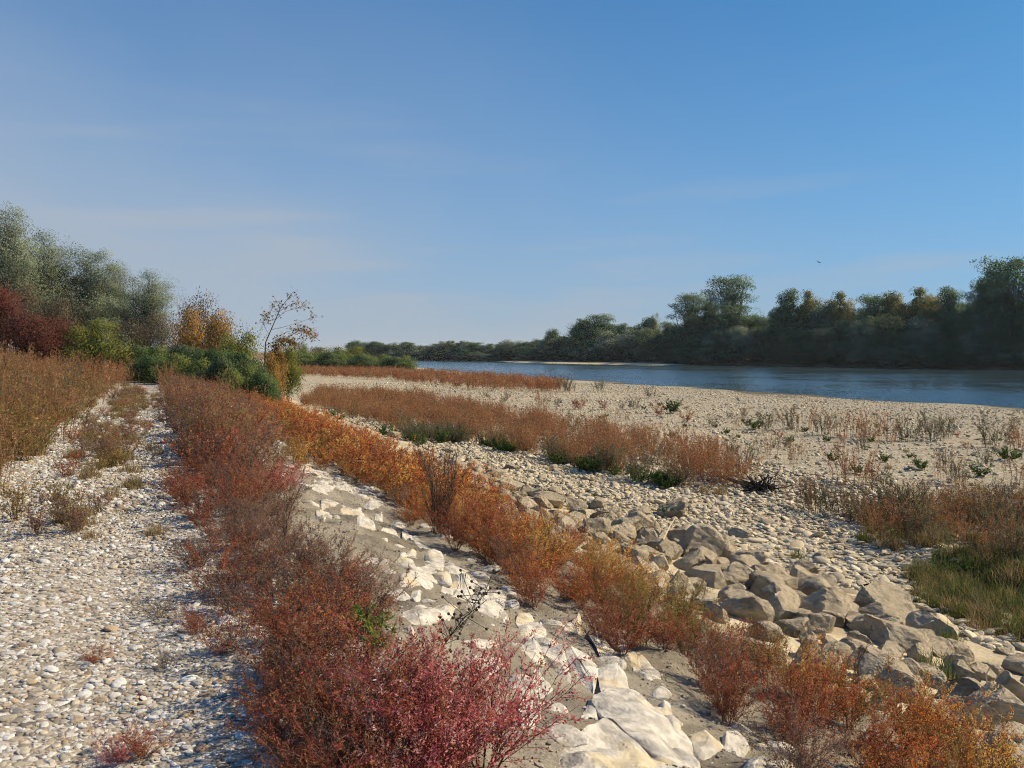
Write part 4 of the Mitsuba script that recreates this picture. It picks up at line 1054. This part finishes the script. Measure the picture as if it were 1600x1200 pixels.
rng = np.random.default_rng(151)
c = hit(1190, 768)
root = Mesh()
n = 60
a = rng.uniform(0, 2 * PI, n)
pts = np.zeros((n, 5, 3))
for i in range(n):
    p = np.array([rng.normal(0, 0.16), rng.normal(0, 0.1), 0.12])
    d = unit(np.array([rng.normal(0.2, 1), rng.normal(0, 0.6), rng.normal(0.15, 0.4)]))
    for j in range(5):
        pts[i, j] = p
        p = p + d * 0.13
        d = unit(d + rng.normal(0, 0.45, 3))
pts[..., 2] = np.maximum(pts[..., 2], 0.02)
root.tubes(pts + c, np.linspace(0.03, 0.008, 5)[None] * rng.uniform(0.5, 1.3, (n, 1)), np.tile([[0.055, 0.048, 0.042]], (n, 1)) * rng.uniform(0.7, 1.5, (n, 1)))
scene["driftwood__root"] = root.ply("wood_material")
l = hit(1105, 748)
scene["driftwood__trunk"] = branch([l + [0, 0, 0.06], (l * 0.7 + c * 0.3) + [0, 0, 0.14], (l * 0.35 + c * 0.65) + [0, 0, 0.10], c + [0, 0, 0.15]], 0.025, 0.075, (0.20, 0.17, 0.14)).ply("wood_material")
e = hit(1178, 758)
scene["driftwood__broken_stub"] = branch([e + [0.02, 0, 0.08], e + [-0.05, 0, 0.2], e + [-0.14, 0, 0.30]], 0.05, 0.018, (0.55, 0.50, 0.42)).ply("wood_material")
say("driftwood", "dark tangled root of driftwood with a log stretched out to its left", "driftwood")
say("driftwood__broken_stub", "pale broken stub")
a, b = hit(1036, 872), hit(1055, 842)
scene["stick"] = branch([a + [0, 0, 0.30], (a + b) / 2 + [0, 0.02, 0.38], b + [0, 0, 0.42]], 0.016, 0.010, (0.50, 0.42, 0.30)).ply("wood_material")
say("stick", "pale dry stick leaning in the gap among the upper boulders", "stick")
a = hit(1540, 1105)
scene["twig"] = branch([a + [0, 0, 0.08], a + [0.01, 0, 0.20], a + [0.0, 0.0, 0.30], a + [0.03, 0, 0.36]], 0.010, 0.006, (0.62, 0.57, 0.48)).ply("wood_material")
say("twig", "pale bleached twig upright beside a boulder at lower right", "twig")

# the dark stalk with seed heads that leans over the white stones
a = hit(655, 1075)
stalk, heads = Mesh(), Mesh()
tip = a + np.array([0.33, 0.05, 0.42])
main = np.array([a, a * 0.65 + tip * 0.35 + [0, 0, 0.05], a * 0.35 + tip * 0.65 + [0, 0, 0.06], tip])
stalk.tubes(main[None], np.array([[0.005, 0.004, 0.003, 0.002]]), np.array([[0.06, 0.05, 0.045]]))
n = 46
u = rng.uniform(0.35, 1, n)[:, None]
p = a * (1 - u) + tip * u + [0, 0, 0.05]
q = p + rng.normal(0, 0.055, (n, 3)) + [0, 0, 0.02]
stalk.tubes(np.stack([p, (p + q) / 2, q], 1), np.full((n, 3), 0.0018), np.tile([[0.07, 0.055, 0.05]], (n, 1)))
for i in range(n):
    m = trimesh.creation.icosphere(subdivisions=1, radius=0.0075)
    heads.add(m.vertices + q[i], m.faces, np.tile([[0.07, 0.055, 0.05]], (len(m.vertices), 1)))
scene["dried_stalk__stem"], scene["dried_stalk__seed_head"] = stalk.ply("wood_material"), heads.ply("wood_material")
say("dried_stalk", "thin black dried stalk with round seed heads leaning over the white stones", "plant")
say("dried_stalk__seed_head", kind="stuff")

# small green ferny weeds and white asters among the crimson bushes
for i, (px, py, text) in enumerate([(590, 1112, "small fresh green ferny weed among the crimson bushes"), (575, 1070, "smaller green ferny weed above the other one in the red bushes")]):
    c = hit(px, py)
    fern = Mesh()
    n = 170
    d = unit(rng.normal(size=(9, 3)) + [0, 0, 0.9])
    w = rng.integers(0, 9, n)
    pos = c + [0, 0, 0.30] + d[w] * rng.uniform(0.01, 0.13, n)[:, None]
    fern.leaves(pos, d[w] + rng.normal(0, 0.6, (n, 3)), 0.028, 0.011, pick([(0.20, 0.26, 0.06), (0.15, 0.21, 0.05)], n, rng), rng)
    stem = Mesh()
    stem.tubes(np.array([[c, c + [0, 0, 0.16], c + [0, 0, 0.30]]]), np.full((1, 3), 0.003), np.array([[0.16, 0.18, 0.06]]))
    k = key_of("ferny_weed")
    scene[k + "__stem"], scene[k + "__foliage"] = stem.ply("wood_material"), fern.ply("leaf_material")
    say(k, text, "weed")
c = hit(598, 1195)
stem, petal = Mesh(), Mesh()
for i in range(9):
    top = c + np.array([rng.normal(0, 0.06), rng.normal(0, 0.05), rng.uniform(0.2, 0.34)])
    stem.tubes(np.array([[c, (c + top) / 2 + rng.normal(0, 0.01, 3), top]]), np.full((1, 3), 0.002), np.array([[0.14, 0.17, 0.07]]))
    a = np.linspace(0, 2 * PI, 13)[:-1]
    petal.leaves(np.tile(top, (12, 1)), np.stack([np.cos(a), np.sin(a), 0 * a + 0.3], -1), 0.011, 0.004, np.tile([[0.72, 0.70, 0.74]], (12, 1)), rng)
scene["aster__stem"], scene["aster__blossom"] = stem.ply("wood_material"), petal.ply("leaf_material")
say("aster", "small white aster flowers among the crimson bushes at the bottom edge", "flower")
say("aster__blossom", kind="stuff")

# the bird
r = unit(ray(1280, 410))
c = EYE + r * 110
body = trimesh.creation.icosphere(subdivisions=2)
body.vertices *= [0.17, 0.05, 0.05]
wing = np.array([[0.06, 0, 0.02], [-0.06, 0, 0.02], [-0.02, 0.24, 0.11], [-0.12, 0.46, 0.07], [-0.04, 0.24, 0.125], [0.0, 0.0, 0.04]])
wf = np.array([[0, 2, 1], [1, 2, 3], [0, 5, 4], [4, 5, 1], [4, 1, 3], [0, 4, 2], [2, 4, 3], [0, 1, 5]])
tail = np.array([[-0.14, 0.02, 0], [-0.14, -0.02, 0], [-0.26, -0.05, 0.005], [-0.26, 0.05, 0.005], [-0.14, 0, 0.012]])
tf = np.array([[0, 3, 2], [0, 2, 1], [0, 4, 3], [4, 2, 3], [4, 1, 2]])
rot = trimesh.transformations.euler_matrix(0.35, 0.1, 0.5)[:3, :3]
for part, vv, ff in (("body", body.vertices, body.faces), ("wing", wing, wf), ("wing_001", wing * [1, -1, 1], wf[:, ::-1]), ("tail", tail, tf)):
    m = Mesh()
    m.add(np.asarray(vv) @ rot.T + c, np.asarray(ff), np.full((len(vv), 3), 0.06))
    scene["bird__" + part] = m.ply("wood_material")
say("bird", "small dark bird flying in the sky above the far wood", "bird")
